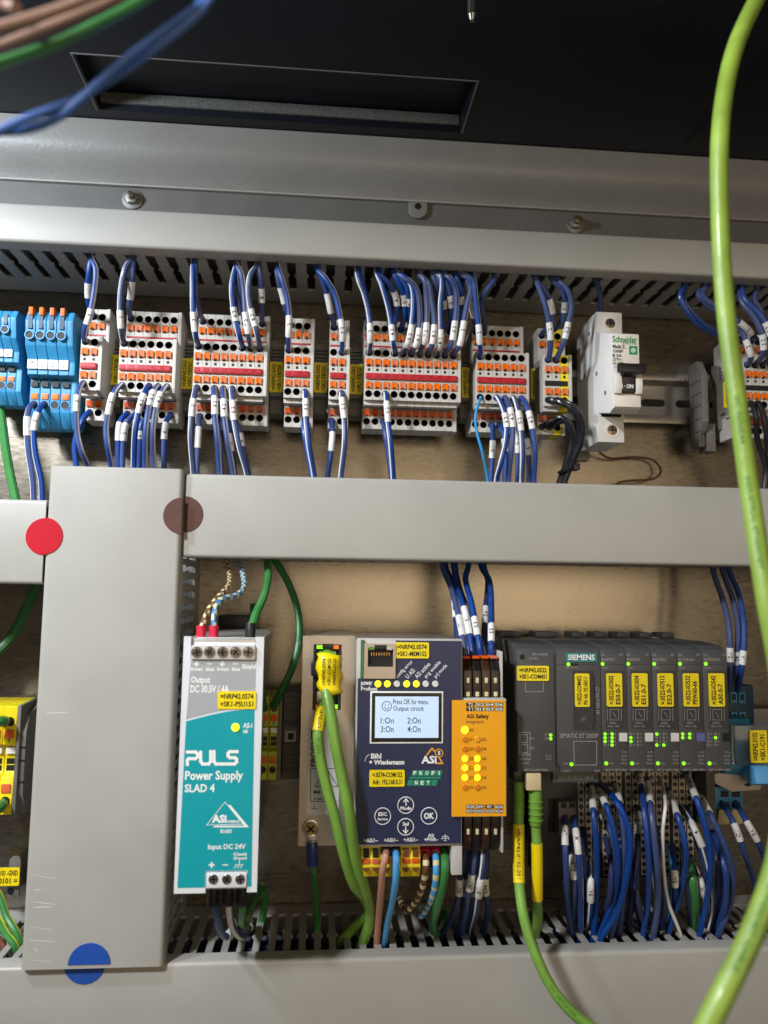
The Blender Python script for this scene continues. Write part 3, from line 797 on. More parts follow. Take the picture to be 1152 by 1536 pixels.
# ---- circuit breaker
dN, dS = 78.0, 53.0
x0 = (W(919, 560, dN).x); x1 = W(960, 560, dN).x
def zy(y, d): return W(935, y, d).z
t = thing('circuit_breaker', 'white single-pole circuit breaker with black toggle switched on', 'circuit breaker', (x0, -15, zy(663, dS)))
zt, zb = zy(469, dS), zy(664, dS); zn1, zn0 = zy(500.5, dN), zy(612, dN)
prof = [(15.2, zb+3), (15.2, zt-4), (20, zt), (dS, zt), (dS, zy(501, dS)), (dN, zn1), (dN, zn0), (dN-6, zn0-2), (dS, zy(621, dS)), (dS, zb), (20, zb)]
MB().px(prof, x0, x1).build('case', 'mcb_side', t, bevel=.7)
zl0 = zy(551, dN)
fp = MB().box(x0+.5, x1-.5, dN+.02, dN+.5, zl0, zn1-.6).build('label_panel', 'mcb', t, bevel=.15)
TT(fp, 'mcb_green', dN+.56, [('Schneider', (918.5, 504, 955.5, 514))], bold=.02)
TT(fp, 'mcb_green', dN+.56, [('Electric', (934, 512.5, 955.5, 517))])
TT(fp, 'ink', dN+.56, [('Multi 9', (919, 517, 937, 522)), ('C60BP', (919, 524, 935, 529)), ('B 5A', (919, 530.8, 933, 535.6)), ('277V~', (919, 537, 934, 541.6)), ('UL1077', (919, 542.6, 935, 547))], bold=.02)
xa, xb, za, zc = box_px(943.5, 519, 956, 532, dN+.5)
lg = MB().box(xa, xb, dN+.5, dN+.6, za, zc).build('emblem', 'mcb_green', fp, bevel=.05, seg=1)
MB().ring((xa+xb)/2, (za+zc)/2, 1.1, 1.5, dN+.6, dN+.68, 6).ring((xa+xb)/2, (za+zc)/2, .35, .7, dN+.6, dN+.68, 6).build('emblem_mark', 'white_ink', fp)
ru = MB(); xa, xb, za, zc = box_px(919, 522.4, 940, 523, dN); ru.box(xa, xb, dN+.5, dN+.56, za, zc); ru.build('printed_rule', 'ink', fp)
# toggle between two cheeks
cz0 = zy(592, dN)
for (xa, xb) in ((x0+.1, x0+4.2), (x1-4.0, x1-.1)):
    MB().px([(dN+.02, cz0), (dN+.02, zl0-1), (dN+3.0, zl0-5), (dN+4.2, (zl0+cz0)/2-2), (dN+3, cz0)], xa, xb).build('cheek', 'mcb', t, bevel=.5)
tg = MB().px([(dN+.1, cz0+.5), (dN+.1, zl0-.6), (dN+6.5, zl0-.4), (dN+7.4, zl0-2.6), (dN+7.2, zl0-5.4), (dN+3.6, zl0-6.6), (dN+3.2, cz0+1.2)], x0+4.4, x1-4.2).build('toggle', 'black_plastic', t, bevel=.5)
MB().box(x0+.6, x1+.6, dN+4.8, dN+8.2, zl0-5.2, zl0+.3).build('toggle_bar', 'black_plastic', t, bevel=.9)
TT(tg, 'white_ink', dN+3.75, [('I · ON', (933, 576, 950, 582.5))], bold=.02)
MB().box(x0+.3, x1-.3, dN+.02, dN+1.2, zn0+.4, cz0-.4).build('lower_front', 'mcb', t, bevel=.5)
for (yy, nm) in ((486, 0), (646, 1)):
    z = zy(yy, dS); xc = x0+9.0
    b = MB(); b.ring(xc, z, 3.3, 4.6, dS-.5, dS+.35, 24, 0)
    b.build('terminal_rim', 'mcb', t)
    s = MB().cyl(xc, z, 3.25, dS-2, dS+.12, 20).build('terminal_screw', 'screw', t, bevel=.2)
    MB().box(xc-2.4, xc+2.4, dS+.13, dS+.25, z-.4, z+.4).box(xc-.4, xc+.4, dS+.13, dS+.26, z-2.4, z+2.4).build('screw_slot', 'hole', s)
MB().box(x0+2, x1-2, dS+.02, dS+.3, zy(626, dS), zy(622, dS)).build('vent_slot', 'hole', t)
for yy, dd in ((503, 40), (562, 52), (590, 66), (566, 30)):
    z = zy(yy, dd)
    b = MB(); b.rod((x0-.05, -dd, z), (x0-.35, -dd, z), 1.4, 14); b.build('rivet', 'tb_dark', t)
MB().box(x0-1, x0+8, 8, 15.1, zb-5, zb+6).build('rail_clip', 'tb_dark', t, bevel=.6)
# ================================================================== lower row
def screw_head(parent, x, z, r, d, m='screw', ang=.4, name='screw'):
    s = MB().cyl(x, z, r, d-1.2, d, 18, r1=r*.93).build(name, m, parent, bevel=.15, seg=1)
    c, q = math.cos(ang), math.sin(ang); b = MB()
    for (ux, uz) in ((c, q), (-q, c)):
        w, l = r*.16, r*.72
        vx, vz = -uz, ux
        b.pd([(x+ux*l+vx*w, z+uz*l+vz*w), (x-ux*l+vx*w, z-uz*l+vz*w), (x-ux*l-vx*w, z-uz*l-vz*w), (x+ux*l-vx*w, z+uz*l-vz*w)], d+.02, d+.1)
    b.build('screw_slot', 'hole', s, smooth=False); return s
# lower rail, seen left of the gateway and at the right
ZR2 = W(430, 1108, 20).z
rl2 = thing('din_rail', 'lower galvanised mounting rail behind power supply and gateway', 'mounting rail', (XL, 0, ZR2-17.5), 'galvanised mounting rails')
rail_parts(rl2, ZR2, XL, XR, slot0=3)

# ------------------------------------------------------------------ power supply
DP = 128.0
PX0, PX1 = (W(275, 955, DP).x+W(261.5, 1339, DP).x)/2, (W(396, 955, DP).x+W(385.5, 1339, DP).x)/2
PZ1, PZ0 = W(335, 955, DP).z, W(323, 1339.5, DP).z
psu = thing('power_supply', 'tall white and teal power supply with a yellow label', 'power supply', ((PX0+PX1)/2, -15, PZ0))
b = MB(); b.box(PX0+.8, PX1-4.6, 15.2, DP-1.5, PZ0+1, PZ1-1); b.box(PX1-4.55, PX1-.9, 40, DP-1.5, PZ1-5, PZ1-1)
b.build('metal_case', 'psu_metal', psu, bevel=.5)
def PX(x, y): return W(x, y, DP).x
# front frame with openings for the two terminal strips
tx0, tx1, tz0, tz1 = box_px(286, 956.8, 383, 989, DP)
bx0, bx1, bz0, bz1 = box_px(308.5, 1307, 370.5, 1341, DP)
f = MB()
f.box(PX0, tx0, DP-1.4, DP, tz0, PZ1); f.box(tx1, PX1, DP-1.4, DP, tz0, PZ1)
f.box(PX0, PX1, DP-1.4, DP, bz1, tz0)
f.box(PX0, bx0, DP-1.4, DP, PZ0, bz1); f.box(bx1, PX1, DP-1.4, DP, PZ0, bz1)
fr = f.build('front_plate', 'psu_white', psu)
# printed fields: grey above a curved border, teal below
gx0, gx1 = PX0+2.6, PX1-3.6
zL, zR_ = W(270, 1082, DP).z, W(388, 1064, DP).z
curve = [(gx0+(gx1-gx0)*k/14, zL+(zR_-zL)*math.sin(k/14*math.pi/2)) for k in range(15)]
zgt = tz0-.3
MB().pd([(gx0+1.2, zgt), (gx1, zgt)]+[(x, z+1.0) for x, z in reversed(curve)], DP+.02, DP+.10).build('grey_field', 'psu_grey', fr, smooth=False)
MB().pd(curve+[(gx1+1.0, PZ0+2.6), (bx1+.2, PZ0+2.6), (bx1+.2, bz1+.3), (bx0-.2, bz1+.3), (bx0-.2, PZ0+2.6), (gx0-1.0, PZ0+2.6)], DP+.02, DP+.10).build('teal_field', 'psu_teal', fr, smooth=False)
# top terminal strip
dk = MB().box(tx0+.1, tx1-.1, DP-14, DP-12, tz0+.3, PZ1-1.5).build('terminal_well', 'hole', psu)
ts = MB(); ax0, ax1, az0, az1 = box_px(286.5, 968.5, 382.5, 989, DP+1)
ts.box(ax0, ax1, DP-10, DP+1.4, az0, az1)
strip = ts.build('terminal_strip', 'tb_grey', psu, bevel=.35)
ts = MB(); cx0, cx1, cz0_, cz1_ = box_px(292, 957.5, 382.5, 968, DP); ts.px([(DP-9, az1+.05), (DP+.9, az1+.05), (DP-5, cz1_), (DP-9, cz1_)], cx0, cx1); ts.build('terminal_lid', 'psu_white', psu, bevel=.2)
for i, x in enumerate((295.3, 314.5, 334, 353.3, 372.5)):
    p = W(x, 978.4, DP+1.4); MB().ring(p.x, p.z, 2.35, 2.75, DP+1.3, DP+1.65, 20).build('screw_rim', 'tb_dark', strip)
    screw_head(strip, p.x, p.z, 2.3, DP+1.7, 'screw', .3+.7*i)
# bottom terminal strip
ax0, ax1, az0, az1 = box_px(309.5, 1308.5, 370, 1331, DP)
strip2 = MB().box(ax0, ax1, DP-14, DP+.8, az0, az1).build('terminal_strip', 'psu_white', psu, bevel=.35)
MB().box(bx0+.1, bx1-.1, DP-16, DP-14.5, PZ0+.2, bz1).build('terminal_well', 'hole', psu)
for i, x in enumerate((320, 340.2, 360.2)):
    p = W(x, 1319, DP+.8); screw_head(strip2, p.x, p.z, 2.45, DP+1.1, 'screw_bright', .9*i)
t_ = DP+.16
TT(fr, 'white_ink', t_, [('brown', (286.6, 1000.5, 304, 1006.5)), ('blue', (309, 1000.5, 321.5, 1006.5)), ('brown', (326, 1000.5, 343.5, 1006.5)), ('blue', (348, 1000.5, 360, 1006.5)), ('Shield', (363, 996, 383.5, 1003.5)),
    ('+', (291, 992, 299, 1000)), ('–', (310, 995, 318, 996.6)), ('+', (329.5, 992, 337.5, 1000)), ('–', (349, 995, 357, 996.6)),
    ('Output', (286.5, 1014.5, 315.5, 1027)), ('DC 30.5V / 4A', (285.5, 1027.7, 343.5, 1039)),
    ('AS-i', (364.5, 1084.5, 378.5, 1092)), ('ok', (364.5, 1093, 372.5, 1100)),
    ('Power Supply', (277.5, 1156, 364.5, 1174)), ('SLAD 4', (277, 1176, 322, 1188.5)), ('81601', (330.5, 1243.5, 347.5, 1250)),
    ('Input DC 24V', (312, 1266, 368.5, 1276)), ('Chassis', (350, 1278.5, 370.5, 1283.5)), ('Ground', (350, 1284.5, 370, 1289.5)),
    ('+', (313, 1293, 322, 1302)), ('–', (333.5, 1296.6, 342.5, 1298.2))], bold=.018)
# maker's word mark: rounded strokes
def strokes(parent, m, d, paths, w, name='printed_mark'):
    b = MB()
    for pth in paths:
        P = [W(x, y, d) for x, y in pth]
        for i in range(len(P)-1):
            a, c = P[i], P[i+1]; u = (c-a).normalized(); n_ = Vector((-u.z, 0, u.x))*w/2; e = u*w*.42
            q = [a-e-n_, c+e-n_, c+e+n_, a-e+n_]
            b.add([(k.x, -d-.0008*i, k.z) for k in q], [(0, 1, 2, 3)])
    return b.build(name, m, parent, smooth=False)
strokes(fr, 'white_ink', t_, [[(281, 1128), (293, 1128), (296.5, 1131), (296.5, 1135), (293, 1138), (283, 1138), (281, 1140), (281, 1147)],
    [(301, 1128), (301, 1142), (304, 1146), (313, 1146), (316, 1142), (316, 1127)],
    [(321, 1127), (321, 1142), (324, 1146), (336, 1146)],
    [(356, 1127.5), (345, 1127.5), (342, 1130), (342, 1134), (345, 1136.5), (352, 1136.5), (355, 1139), (355, 1143), (352, 1146), (340, 1146)]], 1.45, 'word_mark')
strokes(fr, 'white_ink', t_, [[(310, 1237.5), (337.5, 1203), (365, 1236), (310, 1237.5)]], .28, 'emblem')
b = MB(); P = [W(x, y, t_) for x, y in ((345, 1206.5), (373.5, 1241), (319, 1241), (322, 1238.5), (366, 1238.5), (342, 1209))]
b.add([(p.x, -t_, p.z) for p in P], [(0, 1, 4, 5), (1, 2, 3, 4)]); b.build('emblem', 'white_ink', fr, smooth=False)
TT(fr, 'white_ink', t_, [('ASi', (318, 1222, 340, 1234.5)), ('INTERFACE', (341, 1230.5, 359, 1234))], bold=.04)
strokes(fr, 'white_ink', t_, [[(359, 1290.5), (359, 1297)], [(353, 1297), (365, 1297)], [(355, 1297), (351.5, 1302)], [(359.5, 1297), (356, 1302)], [(364, 1297), (360.5, 1302)]], .35, 'earth_symbol')
p = W(353.3, 1091, DP); MB().cyl(p.x, p.z, 1.95, DP, DP+.9, 18, r1=1.6).build('indicator_lamp', 'led_yellow', psu)
yellow_label(psu, (326.5, 1037, 384, 1063.5), DP+.5, ['=NRP42.0574', '+SK1-PSU151'], 0, .45)
# top clip behind
p = W(355, 945, 30); MB().box(p.x-12, p.x+12, 10, 26, PZ1-2, PZ1+7).build('rail_clip', 'black_plastic', psu, bevel=.8)

# ------------------------------------------------------------------ small yellow-green terminal pair beside the power supply
def yg_block(label, pxl, pxr, yt, yb, n, d, tags=True, cat='terminal block', m='tb_yellow'):
    x0, x1 = W(pxl, (yt+yb)/2, d).x, W(pxr, (yt+yb)/2, d).x
    def Z(f): return W((pxl+pxr)/2, yt+(yb-yt)*f, d).z
    t = thing('terminal_block', label, cat, (x0, -15, Z(1)))
    pw = (x1-x0)/n
    for i in range(n):
        a, c = x0+pw*i+.1, x0+pw*(i+1)-.1; xc = (a+c)/2
        prof = [(15.2, Z(.92)), (15.2, Z(.05)), (24, Z(0)), (d, Z(.02)), (d, Z(.36)), (d-5, Z(.39)), (d-5, Z(.62)), (d, Z(.65)), (d, Z(.98)), (22, Z(1))]
        s = MB().px(prof, a, c).build('terminal', m, t, bevel=.35, seg=1)
        st_ = MB().px([(17, Z(.5)), (17, Z(.2)), (d+.1, Z(.22)), (d+.1, Z(.34)), (d-4.9, Z(.4)), (d-4.9, Z(.46))], xc-.55, xc+.55).build('green_band', 'tb_green', s)
        for fz, hole_ in ((.155, 1), (.86, 1)):
            b = MB(); b.ring(xc, Z(fz), pw*.36, pw*.45, d-1.5, d+.35, 16, 0); b.cyl(xc, Z(fz), pw*.37, d-3, d+.06, 16, 1); b.build('wire_entry', [m, 'hole'], s)
        for fz in (.265, .745):
            hh = abs(Z(0)-Z(1))*.038
            MB().box(xc-pw*.34, xc+pw*.34, d-1, d+.8, Z(fz)-hh, Z(fz)+hh).build('push_button', 'orange_deep', s, bevel=.3)
        hh = abs(Z(0)-Z(1))*.03
        if tags: MB().box(xc-pw*.36, xc+pw*.36, d-5.2, d-3, Z(.42)-hh, Z(.42)+hh).build('marker_tag', 'white_ink', s, bevel=.3)
        for fz in (.52, .58): MB().box(xc-pw*.32, xc+pw*.32, d-5.05, d-4.7, Z(fz)-hh*.8, Z(fz)+hh*.8).build('bridge_socket', 'hole', s)
    MB().px([(15.2, Z(.92)), (15.2, Z(.05)), (24, Z(0)), (d+.3, Z(.015)), (d+.3, Z(.985)), (22, Z(1))], x1+.05, x1+2.0).build('end_plate', 'tb_dark', t, bevel=.3)
    return t, x0, pw, Z
YG = yg_block('small yellow-green terminal pair right of the teal power supply', 388.5, 417, 1042, 1173, 2, 48.0, m='tb_yellow_shaded')
x0, x1, z0, z1 = box_px(424, 1035, 449, 1172, 34)
t = thing('end_clamp', 'plain grey end clamp between yellow-green pair and gateway', 'end clamp', ((x0+x1)/2, -15, z0))
h_ = z1-z0
MB().px([(15.2, z0), (15.2, z1), (30, z1-2), (30, z0+h_*.66), (34, z0+h_*.6), (34, z0+h_*.42), (30, z0+h_*.4), (30, z0)], x0, x1).build('clamp_body', 'tb_dark', t, bevel=.6)
for fz in (.08, .16, .24, .74, .82, .9): MB().box(x0+.5, x1-.5, 30.05, 31.6, z0+h_*fz, z0+h_*fz+1.5).build('grip_rib', 'tb_dark', t, bevel=.3, seg=1)
p = W(436, 1104, 34); b = MB(); b.box(p.x-3.2, p.x+3.2, 33.8, 34.8, p.z-3.2, p.z+3.2, 0); b.box(p.x-1.7, p.x+1.7, 34.7, 34.9, p.z-1.9, p.z+1.9, 1); b.build('label_holder', ['tb_grey', 'hole'], t)

# ------------------------------------------------------------------ bus gateway (stainless port panel + dark blue front + orange safety front)
DG, DPP, DO = 100.0, 84.0, 103.0
gx0, gx1 = W(535.5, 1110, DG).x, W(692, 1110, DG).x
gz1, gz0 = W(615, 961, DG).z, W(613, 1266, DG).z
gw = thing('bus_gateway', 'bus gateway with dark blue display front, steel port panel and orange safety front', 'gateway', ((gx0+gx1)/2, -15, gz0-12))
ppx0, ppx1 = (W(454.5, 956, DPP).x+W(447, 1268, DPP).x)/2, gx0-1.0
ppz1, ppz0 = W(490, 954, DPP).z, W(490, 1268.5, DPP).z
cx0, cx1, cz0, cz1 = box_px(469.5, 966.5, 512, 1065, DPP)
b = MB(); b.box(ppx0, cx0, DPP-1.5, DPP, ppz0, ppz1); b.box(cx1, ppx1, DPP-1.5, DPP, ppz0, ppz1); b.box(cx0, cx1, DPP-1.5, DPP, cz1, ppz1); b.box(cx0, cx1, DPP-1.5, DPP, ppz0, cz0)
b.box(ppx0+.6, ppx1, 15.2, DPP-20, ppz0+.6, ppz1-.6)
b.box(ppx0+.02, ppx0+1.4, DPP-20, DPP-1.55, ppz0+.3, ppz1-.3)
pp = b.build('port_panel', 'stainless', gw)
mz = W(490, 1016, DPP).z
for (a, c, lamp_top) in ((mz+1, cz1-.3, True), (cz0+.3, mz-1, False)):
    j = MB(); j.box(cx0+.3, cx1-.3, DPP-14, DPP-12.5, a, c); 
    for (u, v) in ((cx0+.3, cx0+1.6), (cx1-1.6, cx1-.3)): j.box(u, v, DPP-12.5, DPP-.4, a, c)
    jo = j.build('network_port', 'black_plastic', gw)
    zl = (c-2.2) if lamp_top else (a+.3)
    MB().box(cx0+1.7, cx0+5.0, DPP-3, DPP-.3, zl, zl+1.9).build('indicator_lamp', 'led_green' if lamp_top else 'led_orange', jo)
    MB().box(cx1-5.0, cx1-1.7, DPP-3, DPP-.3, zl, zl+1.9).build('indicator_lamp', 'led_orange' if lamp_top else 'led_green', jo)
    MB().box((cx0+cx1)/2-3, (cx0+cx1)/2+3, DPP-5, DPP+.4, c-1.9 if lamp_top else a, c+.6 if lamp_top else a+1.6).build('latch_stop', 'black_plastic', jo, bevel=.3)
# printed sticker on the port panel
sx0, sx1, sz0, sz1 = box_px(461.5, 1090, 509, 1222, DPP)
b = MB().box(sx0, sx1, DPP+.02, DPP+.25, sz0, sz1); st_ = b.build('type_sticker', 'psu_white', gw, bevel=.8)
TT(st_, 'ink', DPP+.3, [('PROFINET', (466, 1094, 474, 1150), 90), ('M4', (470.5, 1185, 480, 1191)), ('5 mm', (470.5, 1196, 483, 1200))], bold=.02)
strokes(st_, 'ink', DPP+.3, [[(466, 1153), (505, 1153)], [(466, 1153), (466, 1202)], [(466, 1202), (505, 1202)], [(472, 1180), (490, 1153)], [(490, 1153), (507, 1180)], [(507, 1180), (472, 1180)],
    [(471.5, 1207), (471.5, 1213)], [(467.5, 1213), (475.5, 1213)]], .35, 'printed_symbols')
p = W(466, 1246, DPP); 
screw_head(gw, p.x, p.z+1.6, 3.3, DPP+2.6, 'brass', .8, 'earth_screw')
# main housing
b = MB(); b.box(gx0-1, gx1-.4, 15.2, DG-6, gz0-1.4, gz1-.2); b.box(gx0-1, gx1-.4, 15.2, DG-46, gz0-14, gz0-1.45)
b.build('housing', 'stainless', gw, bevel=.6)
# front shell with cut corner for the single network jack
jx0, jx1, jz0, jz1 = box_px(540, 960, 593, 1018, DG)
b = MB(); b.box(gx0-.8, gx1+.8, DG-5.9, DG-1.2, gz0-1.6, gz1+1); b.build('front_shell', 'gw_frame', gw, bevel=.7)
# legs of the shell below the front
lx0, lx1, lz0, lz1 = box_px(677, 1268, 693, 1312, DG-2)
MB().box(lx0, lx1, DG-24, DG-1.3, lz0, gz0-1.7).build('shell_leg', 'gw_frame', gw, bevel=.5)
b = MB(); b.box(gx0, gx1, DG-1.1, DG, gz0, jz0); b.box(jx1+.1, gx1, DG-1.1, DG, jz0, gz1)
fg = b.build('front_foil', 'gw_blue', gw)
# jack
j = MB(); hx0, hx1, hz0, hz1 = box_px(551.5, 972, 589.5, 1000, DG)
qx0, qx1, qz0, qz1 = box_px(546, 965.5, 593, 1017.5, DG)
for (u, v, a, c) in ((qx0, hx0, qz0, qz1), (hx1, qx1, qz0, qz1), (hx0, hx1, hz1, qz1), (hx0, hx1, qz0, hz0)): j.box(u, v, DG-1.1, DG+1.2, a, c)
jo = j.build('network_jack', 'stainless', gw)
b = MB(); b.box(hx0, hx1, DG-1.15, DG-.9, hz0, hz1, 0)
for k in range(8): xk = hx0+2+(hx1-hx0-4)*k/7; b.box(xk-.22, xk+.22, DG-.88, DG-.2, hz1-4.0, hz1-2.4, 1)
b.build('jack_opening', ['hole', 'brass'], jo)
MB().box((hx0+hx1)/2-3.2, (hx0+hx1)/2+3.2, DG-.9, DG+1.3, hz1-.2, hz1+1.7).box(hx0, hx0+2, DG-.9, DG+.6, hz0, hz0+1.2).box(hx1-2, hx1, DG-.9, DG+.6, hz0, hz0+1.2).build('latch_stop', 'black_plastic', jo)
for (u, m_) in ((hx0+.4, 'tb_green'), (hx1-3.4, 'beige')): MB().box(u, u+3, DG+1.21, DG+1.3, hz1-.9, hz1+.7).build('indicator_window', m_, jo)
MB().box(W(541, 990, DG).x, qx0-.1, DG-1.1, DG-.2, jz0+.1, jz1).build('board_edge', 'dark_green_wire', gw)
yellow_label(gw, (592.5, 963.5, 643.5, 987.5), DG+.5, ['=NRP42.0574', '+SK1-MEM152'], 0, .45)
yellow_label(gw, (554, 1155, 607, 1180), DG+.5, [('=.0574-COM152', .84), ('Adr. 192.168.0.31', .84)], 0, .45)
for i, x in enumerate((567, 581, 595.5, 610, 624.5, 638.7, 653)):
    p = W(x, 1025.8, DG); on = i in (0, 1, 3, 4)
    MB().cyl(p.x, p.z, 1.75, DG, DG+.7, 18, r1=1.5).build('indicator_lamp', 'led_yellow' if on else 'led_white', gw)
t_ = DG+.07
TT(fg, 'white_ink', t_, [('power', (541.5, 1022.5, 558.5, 1030)), ('Profinet', (541.5, 1030, 566, 1036)),
    ('config error', (592, 992, 622, 1018), 46), ('U ASi', (607, 1006, 622, 1018), 46), ('ASi active', (621, 996, 646, 1018), 46), ('prg enable', (635.5, 994, 661.5, 1018), 46), ('prj mode', (650.5, 999, 672, 1018), 46)][:2], bold=.01)
b = MB()
for s_, x, w_ in (('config error', 595, 33), ('U ASi', 609.5, 16), ('ASi active', 623.5, 29), ('prg enable', 638, 32), ('prj mode', 652.5, 25)):
    sc_ = W(600, 1000, DG).x-W(599, 1000, DG).x
    c0 = W(x, 1016, DG); L_ = w_*sc_; a = math.radians(46)
    put_text(b, s_, c0.x+math.cos(a)*L_/2, c0.z+math.sin(a)*L_/2, L_, 2.5, t_, 46, .005)
b.build('lettering', 'white_ink', fg, smooth=False)
# display
sx0, sx1, sz0, sz1 = box_px(555, 1036.8, 664.5, 1115, DG)
scr = MB(); scr.box(sx0, sx1, DG+.05, DG+.5, sz0, sz1); scr = scr.build('display_frame', 'white_ink', gw, bevel=.25)
MB().box(sx0+.8, sx1-.8, DG+.5, DG+.6, sz0+.8, sz1-.8).build('display_mask', 'screen_black', scr)
lx0_, lx1_, lz0_, lz1_ = box_px(562.5, 1044.5, 657.5, 1106.5, DG)
MB().box(lx0_, lx1_, DG+.6, DG+.66, lz0_, lz1_).build('display_glass', 'lcd', scr)
TT(scr, 'lcd_ink', DG+.72, [('Press OK for menu.', (589.5, 1048.5, 643, 1056.5)), ('Output circuit', (590, 1059, 635.5, 1068.5)), ('1:On', (571, 1076, 590.5, 1085.5)), ('2:On', (611, 1076, 631, 1085.5)), ('3:On', (571, 1089, 590.5, 1098.5)), ('4:On', (611, 1089, 631, 1098.5))], name='display_text')
p = W(580, 1059, DG); b = MB(); b.ring(p.x, p.z, 2.3, 2.65, DG+.68, DG+.72, 24); b.cyl(p.x-.85, p.z+.6, .3, DG+.68, DG+.72, 8); b.cyl(p.x+.85, p.z+.6, .3, DG+.68, DG+.72, 8)
b.build('display_face', 'lcd_ink', scr, smooth=False)
strokes(scr, 'lcd_ink', DG+.72, [[(576.5, 1060.5), (578, 1063), (580, 1063.8), (582, 1063), (583.5, 1060.5)]], .3, 'display_smile')
TT(fg, 'white_ink', t_, [('Bihl', (556.5, 1130, 572, 1138)), ('+ Wiedemann', (553.5, 1139.5, 606.5, 1147)), ('ASi', (632, 1133.5, 655, 1145.5))], bold=.025)
strokes(fg, 'white_ink', t_, [[(547.5, 1142), (548.2, 1138), (550.5, 1134), (554, 1131.5)]], .25, 'logo_arc')
strokes(fg, 'logo_orange', t_+.02, [[(640.5, 1132), (648, 1122.5), (651.5, 1126.5)], [(659, 1137), (664, 1145), (655.5, 1145)]], .8, 'logo_triangle')
p = W(658.5, 1129.5, DG); MB().ring(p.x, p.z, 1.75, 2.25, t_, t_+.05, 20).build('logo_ring', 'logo_orange', fg)
TT(fg, 'white_ink', t_+.03, [('5', (656.6, 1126.5, 660.6, 1132.5))], bold=.02)
b = MB()
def quad(b, pts, d): b.add([(q.x, -d, q.z) for q in (W(x, y, d) for x, y in pts)], [(0, 1, 2, 3)])
for k in range(5): quad(b, [(619+k*9.1, 1155.5), (627.2+k*9.1, 1155.5), (625.2+k*9.1, 1163.5), (617+k*9.1, 1163.5)], t_)
quad(b, [(615, 1165), (662, 1165), (661, 1168), (613.5, 1168)], t_)
for k in range(5): quad(b, [(612.5+k*9.0, 1169.8), (620.4+k*9.0, 1169.8), (618.4+k*9.0, 1178.5), (610.5+k*9.0, 1178.5)], t_)
b.build('logo_blocks', 'logo_green', fg, smooth=False)
TT(fg, 'white_ink', t_+.05, [(c, (620+k*9.1, 1156.6, 624.6+k*9.1, 1162.4)) for k, c in enumerate('PROFI')]+[(c, (622+k*9.0, 1171.2, 626.6+k*9.0, 1177)) for k, c in enumerate('NET')], bold=.02)
for (x, y, s_) in ((574, 1224, 'ESC'), (608.5, 1207.5, 'Mode'), (608.3, 1240, 'Sel'), (643.3, 1223.5, 'OK')):
    p = W(x, y, DG); bt = MB(); bt.cyl(p.x, p.z, 4.0, DG+.02, DG+.28, 28, 0, r1=3.8); bt = bt.build('membrane_button', 'gw_blue', gw)
    MB().ring(p.x, p.z, 3.95, 4.32, DG+.02, DG+.34, 32).build('button_ring', 'white_ink', bt)
    if s_ == 'ESC': TT(bt, 'white_ink', DG+.36, [('ESC', (567.5, 1218.5, 580.5, 1224)), ('Service', (566.5, 1226.5, 581.5, 1230.5))], bold=.02)
    if s_ == 'OK': TT(bt, 'white_ink', DG+.36, [('OK', (636, 1219, 651, 1228.5))], bold=.03)
    if s_ == 'Mode':
        TT(bt, 'white_ink', DG+.36, [('Mode', (601, 1209.5, 617, 1215))], bold=.02); strokes(bt, 'white_ink', DG+.36, [[(609, 1208), (609, 1199)], [(605.5, 1202.5), (609, 1198), (612.5, 1202.5)]], .5, 'arrow')
    if s_ == 'Sel':
        TT(bt, 'white_ink', DG+.36, [('Sel', (604, 1233, 613, 1238.5))], bold=.02); strokes(bt, 'white_ink', DG+.36, [[(608.5, 1240), (608.5, 1249)], [(605, 1245.5), (608.5, 1250), (612, 1245.5)]], .5, 'arrow')
TT(fg, 'white_ink', t_, [('+ASi1–', (545.5, 1257.5, 567, 1263.5)), ('+ASi1–', (576, 1257, 597.5, 1263)), ('+ASi1–', (605.5, 1256.5, 627, 1262.5)), ('ASi', (642, 1250.5, 651, 1256)), ('+PWR–', (636.5, 1256.5, 657.5, 1262))], bold=.012)
strokes(fg, 'white_ink', t_, [[(668, 1252), (668, 1261)], [(664.5, 1257.5), (671.5, 1257.5)], [(666, 1261), (670, 1261)], [(662.5, 1259), (664, 1255), (668, 1253.5), (672, 1255), (673.5, 1259)]], .28, 'earth_symbol')
# yellow plug blocks under the front
for i, (a, c) in enumerate(((541.5, 570.5), (571, 600.5), (601, 630.5))):
    kx0, kx1, kz0, kz1 = box_px(a, 1272.5, c, 1317, DG-4)
    k = MB().px([(DG-26, kz0+2), (DG-26, gz0-2.2), (DG-6, gz0-2.2), (DG-4, gz0-7), (DG-3, kz0+6), (DG-6, kz0)], kx0, kx1).build('plug_block', 'tb_yellow', gw, bevel=.4)
    for q in (.27, .75):
        xq = kx0+(kx1-kx0)*q; w_ = (kx1-kx0)*.19
        kb = MB(); kb.box(xq-w_*.75, xq+w_*.75, DG-5, DG-3.2, gz0-7.6, gz0-3.4); kb.build('wire_entry', 'hole' if i != 2 else 'brown_wire', k)
        MB().box(xq-w_, xq+w_, DG-4.6, DG-2.6, gz0-10.6, gz0-8.4).build('push_button', 'orange_deep', k, bevel=.3)
        zc_ = kz0+4.2; MB().pd([(xq+1.7*math.cos(math.pi*u/8+math.pi), zc_+1.2+2.0*math.sin(math.pi*u/8+math.pi)) for u in range(9)], DG-4, DG-2.75).build('release_notch', 'brown_wire', k)
kx0, kx1, kz0, kz1 = box_px(631, 1272, 676.5, 1318, DG-14)
MB().box(kx0, kx1, DG-45, DG-14, kz0+6, gz0-2.2).build('plug_block', 'black_plastic', gw, bevel=.4)
